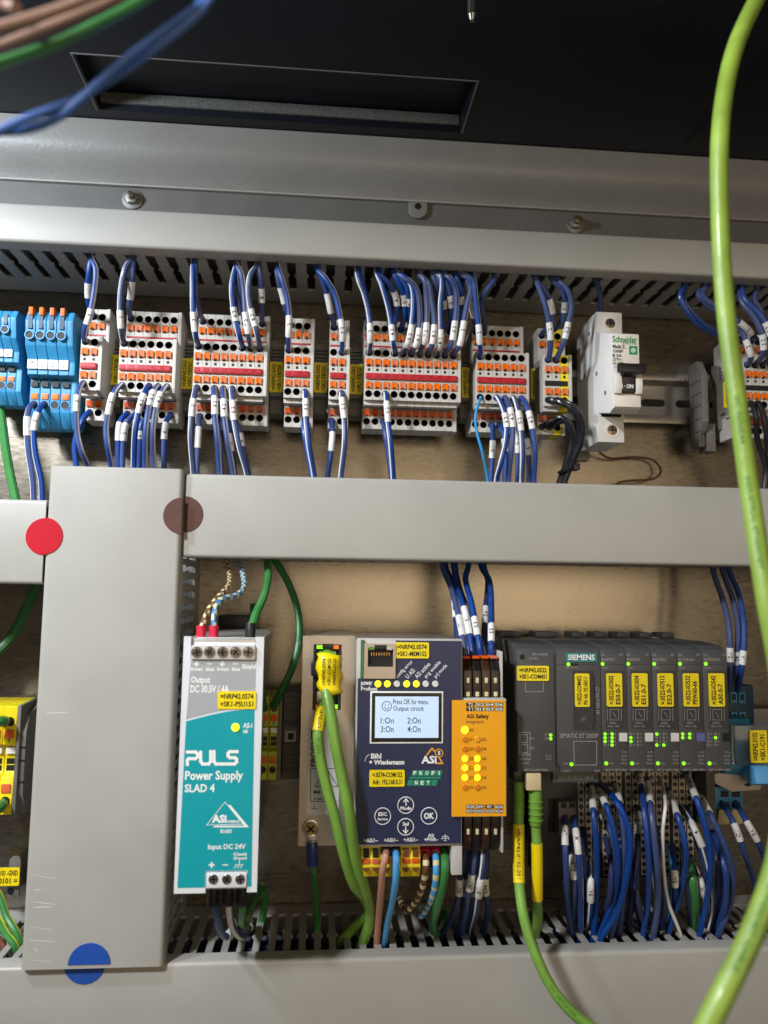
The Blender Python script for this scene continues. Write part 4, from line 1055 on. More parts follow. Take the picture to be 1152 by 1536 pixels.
# orange safety front and its housing
sx0, sx1 = W(678, 1137, DO).x, W(758.5, 1137, DO).x; sz1, sz0 = W(716, 1050.5, DO).z, W(716, 1224.5, DO).z
hx = gx1+1.2
b = MB(); b.box(hx, sx1+.8, 15.2, DO-1.2, sz0-.6, sz1+.6); b.box(hx, sx1+.6, 15.2, DO-32, sz0-22, sz1+26)
b.box(sx1-.7, sx1+.6, DO-32, DO-8, sz0-21, sz0-.7); b.box(sx1-.7, sx1+.6, DO-32, DO-8, sz1+.7, sz1+25)
b.build('safety_housing', 'gw_frame', gw, bevel=.4)
so = MB().box(sx0, sx1, DO-1.1, DO, sz0, sz1).build('safety_front', 'gw_orange', gw)
b = MB(); b2 = MB()
t_ = DO+.06
for (row, ys) in ((('T2', 'SI2', 'SI4', 'SI6'), (1053.8, 1059.6)), (('T1', 'SI1', 'SI3', 'SI5'), (1060.8, 1066.6)), (('SO5', '24V', '0V', 'SO6'), (1207, 1212.8)), (('SO1', 'SO2', 'SO3', 'SO4'), (1213.8, 1219.6))):
    for k, s_ in enumerate(row):
        x = 699.3+k*14.2; u0, u1, w0, w1 = box_px(x, ys[0], x+12.8, ys[1], DO); b.box(u0, u1, DO+.02, DO+.05, w0, w1)
        put_text(b2, s_, (u0+u1)/2, (w0+w1)/2, (u1-u0)*(.3*len(s_)), (w1-w0)*.72, DO+.09, 0, .02)
b.build('printed_field', 'ink', so, smooth=False); b2.build('lettering', 'white_ink', so, smooth=False)
TT(so, 'ink', t_, [('ASi Safety', (699.5, 1071, 733.5, 1079.5))], bold=.025); TT(so, 'brown_wire', t_, [('Integrated', (699.5, 1080, 725, 1086.5))])
lamps = [('AUX', None)]; rows = [(1095, 'y', None), (1109, 'o', 'w'), (1123.5, 'o', 'o'), (1138, 'y', 'y'), (1152, 'y', 'y'), (1166.5, 'y', 'y'), (1181, 'o', 'o')]
nm = [('AUX', ''), ('SI1', 'SI2'), ('SI3', 'SI4'), ('SI5', 'SI6'), ('SO1', 'SO2'), ('SO3', 'SO4'), ('SO5', 'SO6')]
it = []
for (y, a, c), (na, nc) in zip(rows, nm):
    for x, st, s_ in ((697.3, a, na), (716, c, nc)):
        if st is None: continue
        p = W(x, y, DO); r_ = 2.0 if s_ == 'AUX' else 1.65
        MB().cyl(p.x, p.z, r_, DO, DO+.6, 16, r1=r_*.8).build('indicator_lamp', {'y': 'led_yellow', 'o': 'lamp_off', 'w': 'logo_orange'}[st], so)
        it.append((s_, (x+6, y-2.4, x+13.5, y+2.4)))
TT(so, 'ink', t_, it)
# plug connectors above and below the safety front
for up in (True, False):
    for k in range(4):
        x = 701.5+k*13.7; m_ = ('plug_brown', 'plug_black', 'plug_brown', 'plug_black')[k]
        ya, yc = (989, 1046) if up else (1229, 1279)
        u0, u1, w0, w1 = box_px(x-6.4, ya, x+6.4, yc, DO-8)
        w0, w1 = (sz1+.9, w1) if up else (w0, sz0-.9)
        pl = MB().px([(DO-30, w0), (DO-30, w1), (DO-12, w1), (DO-8, (w0*.3+w1*.7)), (DO-7, w0)] if up else [(DO-30, w1), (DO-30, w0), (DO-12, w0), (DO-8, (w1*.3+w0*.7)), (DO-7, w1)], u0+.1, u1-.1).build('plug', m_, gw, bevel=.4)
        xc = (u0+u1)/2; zc_ = W(x, 1020.5 if up else 1247.5, DO-7).z
        MB().box(xc-.75, xc+.75, DO-8, DO-6.2, zc_-1.4, zc_+1.4).build('contact', 'cream', pl, bevel=.3)
        if up:
            MB().box(u0+.4, u1-.4, DO-24, DO-10, w1+.1, w1+1.6).build('release_lever', 'orange_deep', pl, bevel=.3)
            z2 = W(x, 1041, DO-7).z; MB().box(xc-.95, xc+.95, DO-8, DO-6.0, z2-1.2, z2+1.2).build('contact', 'cream', pl, bevel=.3)

# ------------------------------------------------------------------ remote I/O station
DQ = 90.0
def qx(xt, xb): return (W(xt, 978, DQ).x+W(xb, 1158, DQ).x)/2
QZ1, QZ0 = W(930, 978, DQ).z, W(930, 1157, DQ).z
QX = [qx(773.5, 777.5), qx(899.5, 904.5)]
mw = (qx(1088.7, 1097.7)-QX[1])/5
def shell(parent, x0, x1, name='module_body', vents=True):
    zt = QZ1+2.0
    b = MB().px([(26, QZ0+4), (26, QZ1+4.4), (62, QZ1+4.6), (DQ-7, QZ1+3.6), (DQ-1.6, QZ1+1.2), (DQ, QZ1-1.6), (DQ, QZ0), (DQ-9, QZ0-1.5), (60, QZ0-1.5), (56, QZ0+4)], x0+.12, x1-.12)
    o = b.build(name, 'plc', parent, bevel=.35)
    if vents:
        n = max(3, int((x1-x0)/2.4)); g = MB()
        for k in range(n):
            xk = x0+1.2+(x1-x0-2.4)*(k+.5)/n; g.px([(62, QZ1+4.62), (62, QZ1+5.0), (DQ-8, QZ1+4.1), (DQ-8, QZ1+3.75)], xk-.5, xk+.5)
        g.build('vent_ribs', 'plc_dark', o)
    # rear clip
    MB().box(x0+(x1-x0)*.2, x1-(x1-x0)*.25, 18, 34, QZ1+4.7, QZ1+8).build('rail_clip', 'plc_dark', parent, bevel=.5)
    return o
im = thing('interface_module', 'wide dark grey interface module with teal nameplate and printed square', 'control module', (QX[0], -26, QZ0))
xs = qx(831.5, 838)
bus = shell(im, QX[0], xs, 'bus_adapter'); imb = shell(im, xs, QX[1])
p = W(783.5, 985.5, DQ); MB().cyl(p.x, p.z, 1.5, DQ+.02, DQ+.06, 16).build('screw_hole', 'hole', bus)
t_ = DQ+.1
TT(bus, 'grey_ink', t_, [('BA 2xRJ45', (799, 979.5, 822, 984)), ('5.0 Nm', (794, 985.8, 806, 989)), ('LK1', (817, 1099.5, 823, 1103)), ('LK2', (817, 1105.5, 823, 1109)), ('P1', (796, 1106, 801, 1110)), ('P2', (796, 1120, 801, 1124)), ('X1 P1', (781, 1131.5, 796, 1135)), ('PROFINET', (780, 1137, 797, 1140.5)), ('(LAN)', (783, 1143, 794, 1147)), ('6ES7193-6AR00-0AA0', (786, 1153, 822, 1156.5)), ('0.1.2', (819, 1132, 827, 1135)), ('1012', (819, 1137, 827, 1140))])
strokes(bus, 'grey_ink', t_, [[(779, 1098.5), (795, 1098.5), (795, 1131), (779.5, 1131), (779, 1098.5)], [(781, 1102), (791, 1102), (791, 1114), (781, 1114), (781, 1102)], [(781.5, 1117), (791.5, 1117), (791.5, 1129), (781.5, 1129), (781.5, 1117)]], .3, 'port_diagram')
strokes(bus, 'grey_ink', t_, [[(788, 1022), (788, 1037.5), (815, 1037.5), (815, 1022)]], .28, 'printed_frame')
for y in (1102.5, 1108): 
    p = W(826, y, DQ); MB().cyl(p.x, p.z, .85, DQ, DQ+.4, 12).build('indicator_lamp', 'led_green', bus)
yellow_label(im, (775.5, 998.8, 823.5, 1021.2), DQ+.6, ['=NRP42.0522', '+SK1-COM451'], 0, .5)
u0, u1, w0, w1 = box_px(849, 979.3, 895, 992.8, DQ)
np_ = MB().box(u0, u1, DQ+.03, DQ+.4, w0, w1).build('nameplate', 'plc_teal', im, bevel=.12, seg=1)
TT(np_, 'white_ink', DQ+.46, [('SIEMENS', (852, 981.7, 892, 990.2))], bold=.02)
u0, u1, w0, w1 = box_px(860, 1006, 891, 1094, DQ)
fl_ = MB(); fl_.box(u0, u0+.4, DQ+.02, DQ+.3, w0, w1); fl_.box(u1-.4, u1, DQ+.02, DQ+.3, w0, w1); fl_.box(u0+.4, u1-.4, DQ+.02, DQ+.3, w0, w0+.4); fl_.build('flap_rim', 'plc_dark', im)
b = MB().box(u0+.5, u1-.5, DQ+.02, DQ+.12, w0+.5, w1); b.build('flap', 'plc_dark', im)
p = W(876, 1080, DQ); MB().cyl(p.x, p.z, 2.0, DQ+.12, DQ+.35, 20, r1=1.4).build('flap_dimple', 'plc', im)
u0, u1, w0, w1 = box_px(890.5, 1015, 892.5, 1087, DQ); MB().box(u0, u1, DQ+.03, DQ+.12, w0, w1).build('flap_gap', 'hole', im)
yellow_label(im, (862.5, 1010.3, 884.5, 1060.3), DQ+.8, ['=.0522-COM452', ('PN1 Adr. 192.168.0.11', .82)], 90, .5)
TT(imb, 'grey_ink', t_, [('SIMATIC ET 200SP', (839.5, 1100, 897.5, 1107)), ('IM 155-6 PN ST', (894.3, 1030, 899.3, 1071), 90), ('RN  ER  MT', (849, 999.5, 867, 1002.5)), ('PWR', (845.5, 1144, 851.5, 1147)), ('V 4.2.0', (842, 1154.5, 855, 1158)), ('FS:05', (892, 1154.5, 900, 1158))])
strokes(imb, 'grey_ink', t_, [[(860.5, 1112), (895, 1112), (895, 1147.5), (861.5, 1147.5), (860.5, 1112)]], .35, 'printed_frame')
for (x, y, m_) in ((852.5, 996.3, 'led_green'), (858, 996.5, 'hole'), (863.5, 996.5, 'hole'), (857, 1146.3, 'led_green')):
    p = W(x, y, DQ); MB().cyl(p.x, p.z, 1.0 if m_ != 'hole' else .7, DQ, DQ+.4, 12).build('indicator_lamp', m_, imb)
strokes(imb, 'plc_dark', t_, [[(834, 996.7), (899, 996.9)]], .3, 'seam'); strokes(imb, 'hole', t_, [[(831, 983), (834, 1148)], [(834, 1148), (839, 1149), (839.5, 1157)]], .55, 'seam')
u0, u1, w0, w1 = box_px(829.5, 1160, 898.5, 1173.5, DQ-6)
tb = MB().box(u0, u1, DQ-10, DQ-6, w0, w1+1).build('number_tab', 'plc', im, bevel=.3)
TT(tb, 'grey_ink', DQ-5.9, [('6ES7155-6AU02-0BN0', (838, 1163.5, 890, 1169.5))])
# lower body of the interface module with a two-pole supply plug
u0, u1, w0, w1 = box_px(806, 1165, 868, 1318, 48)
lb = MB().box(u0, u1, 26, 48, w0, QZ0+3.5).build('lower_body', 'plc_dark', im, bevel=.6)
strokes(lb, 'plc', 48.1, [[(826, 1184), (857, 1184), (857, 1191), (826, 1191), (826, 1184)]], .4, 'raised_frame')
u0, u1, w0, w1 = box_px(822, 1197, 840, 1248, 48); MB().box(u0, u1, 48.02, 48.1, w0, w1).build('socket', 'hole', im)
u0, u1, w0, w1 = box_px(838, 1203, 864, 1252, 56)
sp = MB().box(u0, u1, 40, 56, w0, w1).build('supply_plug', 'tb_dark', im, bevel=.5)
for x in (845.5, 858):
    p = W(x, 1208, 56); MB().box(p.x-1.6, p.x+1.6, 55.9, 56.2, p.z-1.4, p.z+1.4).build('wire_entry', 'hole', sp)
# I/O modules
IOM = [('=.0522-IO502', 'E50.0-7', 'plc_white', 'DI', '8x24VDC', 'first dark grey input module, labelled E50.0-7, next to the interface module'),
       ('=.0522-IO504', 'E51.0-7', 'plc_white', 'DI', '8x24VDC', 'dark grey input module with white square, labelled E51.0-7'),
       ('=.0522-IO512', 'E52.0-7', 'plc_white', 'DI', '8x24VDC', 'dark grey input module with white square, labelled E52.0-7'),
       ('=.0522-IO532', 'PEW60-66', 'plc_violet', 'AI', '4xI 2-/4-wire', 'dark grey analogue module with violet square, labelled PEW60-66'),
       ('=.0522-IO542', 'A50.0-7', 'hole', 'DQ', '8x24VDC/0.5A', 'last dark grey output module with black square, labelled A50.0-7')]
rnd = random.Random(3)
def cell_mesh(n=6, rr=1.55):
    b = MB(); b.hole_cell(-1.75, 1.75, -1.95, 1.95, 1.0, 0, 0, rr, 2.6, 8, 0, 1); o = b.build('terminal_cell', ['plc_cream', 'hole'], None, org=(0, 0, 0)); me = o.data; bpy.data.objects.remove(o); return me
ME_CELL = cell_mesh()
for k, (l1, l2, sq, kind, typ, lab) in enumerate(IOM):
    x0 = QX[1]+mw*k; x1 = x0+mw
    t = thing('io_module', lab, 'control module', (x0, -26, QZ0), 'input and output modules in the station')
    body = shell(t, x0, x1)
    dx = 38.6*k
    def B(a, y0, c, y1): return (a+dx+(y0-1000)*.02*k*.35, y0, c+dx+(y1-1000)*.02*k*.35, y1)
    yellow_label(t, (910+dx*.995, 1010, 933.5+dx*.995, 1060), DQ+.8, [l1, (l2, .62 if len(l2) < 8 else .7)], 90, .6)
    u0, u1, w0, w1 = box_px(908+dx, 1006.5, 936.5+dx, 1092.5, DQ); MB().box(u0, u1, DQ+.02, DQ+.18, w0, w1).build('label_flap', 'plc_dark', t, bevel=.08, seg=1)
    ti = [(kind, (901.5+dx, 980.5, 906.5+dx, 984)), ('ST', (929+dx, 980.5, 935+dx, 984)), (typ, (902+dx, 987, 922+dx+(4 if k > 2 else 0), 991.3)), ('DIAG', (903+dx, 1000, 911+dx, 1003)),
          ('24VDC', (914+dx, 1083, 925+dx, 1086.3)), ('MAX. 10A', (912+dx, 1088, 929+dx, 1091)), ('CC01', (933+dx, 1127, 941+dx, 1130)), ('BU:A0', (932+dx, 1132.5, 941+dx, 1135.5)), ('V0.0.1', (932+dx, 1138, 941+dx, 1141)), ('FS:01', (932+dx, 1143.5, 941+dx, 1146.5)),
          ('PWR', (913+dx, 1144, 920+dx, 1147)), ('6ES7131-6BF01-0BA0', (908+dx*1.005, 1153, 941+dx*1.005, 1156.3))]
    TT(body, 'grey_ink', t_, [(s_, q) for s_, q in ti if not (1006 < q[1] < 1092.5)])
    TT(body, 'grey_ink', DQ+.26, [(s_, q) for s_, q in ti if 1006 < q[1] < 1092.5])
    strokes(body, 'grey_ink', DQ+.26, [[(915+dx, 1064), (928+dx, 1064), (928+dx, 1080), (915+dx, 1080), (915+dx, 1064)], [(919+dx, 1068), (924+dx, 1076)], [(932+dx, 1063), (932+dx, 1081)], [(911+dx, 1063), (911+dx, 1081)]], .25, 'circuit_diagram')
    strokes(body, 'plc_dark', t_, [[(901+dx, 996.6), (936+dx, 996.6)]], .3, 'seam')
    u0, u1, w0, w1 = box_px(928.7+dx*1.005, 1099.3, 940.7+dx*1.005, 1112, DQ); MB().box(u0, u1, DQ+.02, DQ+.25, w0, w1).build('colour_tag', sq, t)
    for (x, y) in ((903.6, 995.8), (909.2, 1145)):
        p = W(x+dx*1.003, y, DQ); MB().cyl(p.x, p.z, 1.0, DQ, DQ+.4, 12).build('indicator_lamp', 'led_green', t)
    nums = []
    for r_ in range(4):
        for c_ in range(2):
            x = 907.5+c_*10.5+dx*1.005; y = 1101+r_*5.5
            on = [(1, 1, 1, 1, 1, 1, 0, 1), (0, 0, 1, 0, 1, 0, 0, 0), (1, 0, 0, 0, 0, 0, 1, 1), (1, 1, 1, 1, 0, 0, 0, 0), (0, 0, 0, 1, 0, 0, 0, 0)][k][r_*2+c_]
            if k == 3 and r_ > 1: continue
            p = W(x, y, DQ); MB().cyl(p.x, p.z, .85, DQ, DQ+.35, 10).build('indicator_lamp', 'led_green' if on else 'lamp_dark', t)
            nums.append(('.%d' % (r_+4*c_), (x+2.8, y-1.6, x+5.8, y+1.6)))
    TT(body, 'grey_ink', t_, nums)
    # base unit with its honeycomb of wire entries
    db = 46.0
    zb1, zb0 = QZ0-2.6, W(950, 1316, db).z
    bu = MB().box(x0+.15, x1-.15, 26, db-.1, zb0, zb1).build('base_unit', 'plc_dark', t, bevel=.3)
    ncol = 3; rows_ = int((zb1-zb0)/4.2)
    for c_ in range(ncol):
        for r_ in range(rows_):
            o = child(ME_CELL, 'terminal_cell', bu, (x0+mw*(.2+.3*c_), -(db-.6), zb1-2.6-4.2*r_))
MB().box(QX[1]+mw*5+.1, QX[1]+mw*5+5.5, 26, 62, QZ0-40, QZ1+3).build('end_cover', 'plc', t, bevel=.5)

# ------------------------------------------------------------------ blue fuse terminal at the right edge
DB_ = 70.0
x0, x1, z0, z1 = box_px(1098, 1083, 1180, 1172, DB_)
ft = thing('fuse_terminal', 'blue fuse terminal with clear cover and yellow label at right edge', 'fuse terminal', (x0, -15, z0))
u0, u1, w0, w1 = box_px(1092, 1028, 1117, 1090, 46)
MB().box(u0, u1+6, 15.2, 46, w0, w1).build('upper_block', 'tb_blue_dark', ft, bevel=.6)
for r_ in range(2):
    for c_ in range(2):
        a = u0+1.2+(u1-u0)*.5*c_; z = w1-4-r_*12
        q = MB(); q.box(a, a+(u1-u0)*.38, 46, 47.2, z-6.5, z, 0); q.box(a+.8, a+(u1-u0)*.38-.8, 47.1, 47.35, z-4.8, z-1.2, 1); q.build('wire_entry', ['tb_blue', 'hole'], ft)
MB().px([(15.2, z0), (15.2, z1), (DB_-12, z1), (DB_-6, z1-10), (DB_-6, z0+6), (DB_-14, z0)], x0, x0+18).build('fuse_body', 'tb_blue', ft, bevel=.6)
u0, u1, w0, w1 = box_px(1104, 1088, 1182, 1150, DB_)
b = MB(); b.box(u0, u1, DB_-5.5, DB_-.8, w0, w1); b.build('clear_cover', 'clear_cover', ft, bevel=.8)
u0, u1, w0, w1 = box_px(1131, 1150, 1185, 1180, DB_+4)
MB().px([(DB_-10, w0+3), (DB_-10, w1), (DB_+4, w1), (DB_+6, w0+2), (DB_, w0)], u0, u1).build('pull_lever', 'sky_wire', ft, bevel=.6)
yellow_label(ft, (1125.5, 1095.6, 1151, 1144.2), DB_+.2, ['=NRP42.0102', ('+SK1-C191', .8)], 90, .8)
u0, u1, w0, w1 = box_px(1069, 1163, 1145, 1188, 58)
bg_ = thing('rail_stop', 'beige plastic rail stop under the blue fuse terminal', 'rail stop', (u0, -15, w0))
MB().pd([(u0, w1), (u0+4, w1+1.5), (u1-2, w1-1), (u1, w1-4), (u1-2, w0+1), (u0+12, w0), (u0+2, w1-5)], 30, 58).build('stop_body', 'beige', bg_, bevel=.8)
p = W(1122, 1177, 58); MB().pd([(p.x-3, p.z), (p.x, p.z+1.2), (p.x+3, p.z), (p.x, p.z-1.2)], 58.02, 58.2).build('screw_slot', 'hole', bg_)
u0, u1, w0, w1 = box_px(1064, 1180, 1114, 1214, 48)
sb = thing('terminal_block', 'small blue terminal block below the beige rail stop, right of the I/O modules', 'terminal block', (u0, -15, w0))
MB().box(u0, u1, 15.2, 48, w0, w1).build('terminal_body', 'tb_blue', sb, bevel=.6)
for c_ in range(2):
    for r_ in range(2):
        a = u0+(u1-u0)*(.34+.34*c_); z = w1-2.5-6.4*r_; MB().box(a, a+(u1-u0)*.24, 47.9, 48.25, z-3.6, z).build('wire_entry', 'hole', sb)
for c_ in range(2):
    u0, u1, w0, w1 = box_px(1079+c_*19.5, 1214.5, 1096.5+c_*19.5, 1238, 46); MB().px([(34, w0), (34, w1), (46, w1), (44, w0)], u0, u1).build('marker_tag', 'cream', sb, bevel=.3)

# ------------------------------------------------------------------ left edge: yellow-green earth terminals, label plate
YL = yg_block('yellow-green earth terminal block at the left edge of the picture', -40, 22, 1056, 1226, 3, 52.0)
x0, x1, z0, z1 = box_px(24, 1060, 46, 1222, 48)
MB().px([(15.2, z0+4), (15.2, z1-2), (30, z1), (46, z1-5), (50, z1-14), (50, z0+12), (44, z0), (30, z0)], x0, x0+5.5).build('end_cover', 'tb_dark', YL[0], bevel=.6)
for fz in (.3, .5, .62): MB().box(x0-.02, x0+5.6, 50.02, 50.5, z0+(z1-z0)*fz, z0+(z1-z0)*fz+.8).build('cover_seam', 'hole', YL[0])
x0, x1, z0, z1 = box_px(-10, 1302, 29, 1329, 14)
lp = thing('label_tag', 'yellow ground label on a grey tag near the lower left edge', 'label', ((x0+x1)/2, 0, z0))
u0, u1, w0, w1 = box_px(12, 1285, 30, 1346, 10)
pts = [(u1-3+3*math.cos(math.pi*k/8), w1-3+3*math.sin(math.pi*k/8)) for k in range(5)]+[(u0+3+3*math.cos(math.pi*k/8+math.pi/2), w1-3+3*math.sin(math.pi*k/8+math.pi/2)) for k in range(5)]+[(u0, w0), (u1, w0)]
tg = MB().pd(pts, 8, 10).build('tag_carrier', 'tb_dark', lp, bevel=.4)
p = W(16, 1337, 10); MB().cyl(p.x, p.z, 2.0, 10.02, 10.1, 16).build('tag_hole', 'hole', tg)
yellow_label(lp, (-10, 1302, 29, 1329), 14, ['=0101 -GND', '+0101 ='], 0, 1)
# ================================================================== wires
ORD = ['', 'first', 'second', 'third', 'fourth', 'fifth', 'sixth', 'seventh', 'eighth', 'ninth', 'tenth', 'eleventh']
BN = {'A': 'leftmost two-way block', 'B': 'left six-way block', 'C': 'eight-way block', 'D': 'three-way block', 'E': 'right two-way block', 'F': 'eleven-way block', 'G': 'right six-way block', 'H': 'breaker-side block', 'R': 'right-edge block'}
S384 = {3: (0, 370, 3.84), 4: (260, 370, 3.84), 5: (520, 370, 3.84), 6: (780, 400, 3.097)}
def row_top(crop, key, row, i, pts, sl=None, stripe=None, m='blue_wire', dd=None, r=1.7, txt=None):
    """wire from an upper wire entry up into the top duct; pts in crop pixels, going up"""
    h = hole(key, row, i); ox, oy, s = S384[crop]
    P = [h+Vector((0, 5, -.3)), h+Vector((0, -2.5, 1.2))]
    n = len(pts); d0 = -h.y+8
    for k, q in enumerate(pts):
        d = d0+(70-d0)*min(1, ((k+1)/n)**.8) if k < n-1 else 66
        P.append(W(ox+q[0]/s, oy+q[1]/s, d))
    e = P[-1]; P.append(Vector((e.x, -60, max(e.z, ZU0)+10)))
    lab = '%s%s wire%s from %s way of the %s to top duct' % ('blue-white' if stripe is not None else 'blue', '', ' marked '+sl[2] if sl else '', ORD[i], BN[key]) if row == 2 else \
          'blue wire%s behind, upper tier, %s way of the %s' % (' marked '+sl[2] if sl else '', ORD[i], BN[key])
    root, C = wire(lab, P, r=r, m=m, stripe=stripe, group='blue wires between top duct and terminal blocks')
    if sl:
        f0, f1 = frac_at_py(C, oy+sl[0]/s, oy+sl[1]/s); sleeve_on(root, C, r*1.12+.12, f0, f1, sl[2])
def row_bot(crop, key, row, i, pts, sl=None, stripe=None, m='blue_wire', r=1.7, name=None, dx=0):
    """wire from a lower wire entry down into the middle duct; pts in crop pixels, going down"""
    h = hole(key, row, i); ox, oy, s = S384[crop]
    P = [h+Vector((0, 5, .3)), h+Vector((0, -2.2, -.6))]
    n = len(pts); d0 = -h.y+(9 if row == 3 else 7)
    for k, q in enumerate(pts):
        d = d0 if k < n-1 else (54 if row == 3 else 44)
        P.append(W(ox+q[0]/s, oy+q[1]/s, d))
    e = P[-1]; P.append(Vector((e.x+.5, e.y, min(e.z, ZM1)-12)))
    what = name or ('blue-white' if stripe is not None else 'blue')
    lab = '%s wire%s hanging from %s, %s way of the %s' % (what, ' marked '+sl[2] if sl else '', 'lower tier' if row == 4 else 'centre tier', ORD[i], BN[key])
    root, C = wire(lab, P, r=r, m=m, stripe=stripe, group='wires between terminal blocks and middle ducts')
    if sl:
        f0, f1 = frac_at_py(C, oy+sl[0]/s, oy+sl[1]/s); sleeve_on(root, C, r*1.12+.12, f0, f1, sl[2])
A, Bk = 1, 8        # stripe on the right / left side of the viewer's face of the wire
R_, L_ = 1, 8
row_top(3, 'A', 2, 1, [(492, 470), (515, 400), (543, 260), (552, 130), (525, 65)], (345, 465, '1/2'), R_)
row_top(3, 'A', 1, 1, [(512, 330), (507, 250), (513, 150), (525, 75)], (195, 310, '1/1'))
row_top(3, 'B', 2, 1, [(697, 470), (692, 350), (700, 230), (725, 120), (762, 70)], (365, 480, '1/2'), L_)
row_top(3, 'B', 1, 1, [(745, 340), (755, 260), (762, 180), (768, 80)], (198, 310, '1/1'))
row_top(4, 'C', 2, 1, [(128, 510), (116, 400), (112, 250), (116, 95)], (365, 500, '1/2'), L_)
row_top(4, 'C', 1, 1, [(150, 380), (136, 300), (126, 100)], None, L_)
row_top(4, 'C', 2, 6, [(382, 520), (360, 430), (343, 330), (338, 220), (362, 110)], (335, 450, '6/2'), L_)
row_top(4, 'C', 2, 7, [(432, 500), (416, 400), (405, 250), (388, 150), (358, 95)], (378, 515, '7/2'), R_)
row_top(4, 'C', 1, 6, [(392, 360), (385, 280), (372, 110)])
row_top(4, 'C', 2, 8, [(482, 500), (455, 400), (434, 280), (442, 170), (488, 100)], (350, 470, '8/2'), L_)
row_top(4, 'C', 1, 8, [(509, 380), (509, 280), (502, 180), (492, 105)], (240, 330, '8/1'))
row_top(4, 'D', 2, 1, [(665, 500), (666, 380), (650, 270), (622, 180), (600, 110)], (385, 520, '1/2'), R_)
row_top(4, 'D', 1, 1, [(650, 370), (630, 280), (605, 190), (598, 130)], (235, 345, '1/1'))
row_top(4, 'E', 1, 1, [(908, 380), (885, 270), (858, 190), (835, 125)], (262, 380, '1/1'))
row_top(4, 'E', 2, 2, [(976, 500), (960, 400), (928, 270), (880, 190), (828, 130)], (408, 540, '2/2'), R_)
row_top(5, 'F', 2, 1, [(136, 530), (130, 400), (100, 270), (72, 200), (60, 140)], (422, 555, '1/2'), L_)
row_top(5, 'F', 1, 1, [(120, 380), (112, 290), (90, 200), (70, 145)])
row_top(5, 'F', 2, 4, [(268, 560), (255, 430), (232, 320), (202, 220), (175, 150)], (430, 555, '4/2'), L_)
row_top(5, 'F', 2, 5, [(358, 540), (377, 430), (385, 300), (372, 220), (340, 180), (290, 150)], (448, 575, '5/2'), L_)
row_top(5, 'F', 2, 6, [(403, 560), (420, 450), (416, 320), (398, 240), (350, 190), (285, 145)], (455, 580, '6/2'), R_)
row_top(5, 'F', 2, 7, [(450, 540), (462, 400), (458, 270), (450, 200), (410, 150)], (430, 560, '7/2'), R_)
row_top(5, 'F', 2, 8, [(494, 560), (505, 430), (488, 300), (470, 210), (415, 155)], (440, 565, '8/2'))
row_top(5, 'F', 2, 9, [(539, 560), (541, 460), (540, 330), (551, 220), (545, 165), (505, 150)], (460, 590, '9/2'), L_)
row_top(5, 'F', 2, 10, [(603, 560), (622, 450), (632, 330), (625, 240), (592, 180), (550, 158)], (425, 555, '10/2'), R_)
row_top(5, 'F', 2, 11, [(650, 570), (670, 470), (690, 350), (716, 230), (700, 180), (640, 152)], (425, 575, '11/2'), R_)
row_top(5, 'F', 1, 4, [(288, 400), (286, 300), (250, 220), (192, 160)], (250, 360, '4/1'))
row_top(5, 'F', 1, 5, [(335, 400), (332, 300), (302, 210), (270, 150)], (270, 360, '5/1'))
row_top(5, 'F', 1, 6, [(365, 400), (362, 320), (345, 230), (300, 160)], (285, 360, '6/1'))
row_top(5, 'F', 1, 8, [(505, 400), (520, 300), (515, 220), (490, 150)])
row_top(5, 'F', 1, 9, [(550, 400), (560, 330), (545, 240), (520, 155)], (290, 370, '9/1'))
row_top(5, 'F', 1, 10, [(590, 430), (602, 350), (590, 260), (560, 165)], (265, 370, '10/1'))
row_top(5, 'F', 1, 11, [(640, 420), (660, 330), (655, 240), (625, 160)], (280, 350, '11/1'))
row_top(5, 'G', 2, 1, [(766, 540), (760, 450), (745, 330), (735, 220), (722, 165)], (440, 570, '1/2'), R_)
row_top(5, 'G', 1, 1, [(735, 420), (722, 350), (710, 250), (690, 160)], (300, 410, '1/1'))
row_top(5, 'G', 1, 2, [(785, 400), (772, 330), (800, 260), (850, 190)])
row_top(6, 'H', 2, 1, [(142, 340), (135, 260), (112, 160), (75, 60)], (245, 340, '1/2'))
row_top(6, 'H', 1, 1, [(145, 270), (148, 200), (122, 120), (70, 55)], (145, 235, '1/1'))
row_top(6, 'H', 2, 2, [(203, 350), (225, 260), (240, 185), (222, 110), (170, 55)], (250, 345, '2/2'))
row_top(6, 'H', 1, 2, [(190, 260), (208, 180), (192, 100), (150, 62)], (150, 230, '2/1'))
pwire('single dark blue wire entering the top of the circuit breaker', [W(780+372/3.097, 470, 46)+Vector((0, 0, -6)), (780+374/3.097, 400+190/3.097, 52), (780+372/3.097, 400+120/3.097, 60), (780+350/3.097, 400+62/3.097, 66), (892, 405, 60)], r=1.7, m='navy_wire', group='blue wires between top duct and terminal blocks')
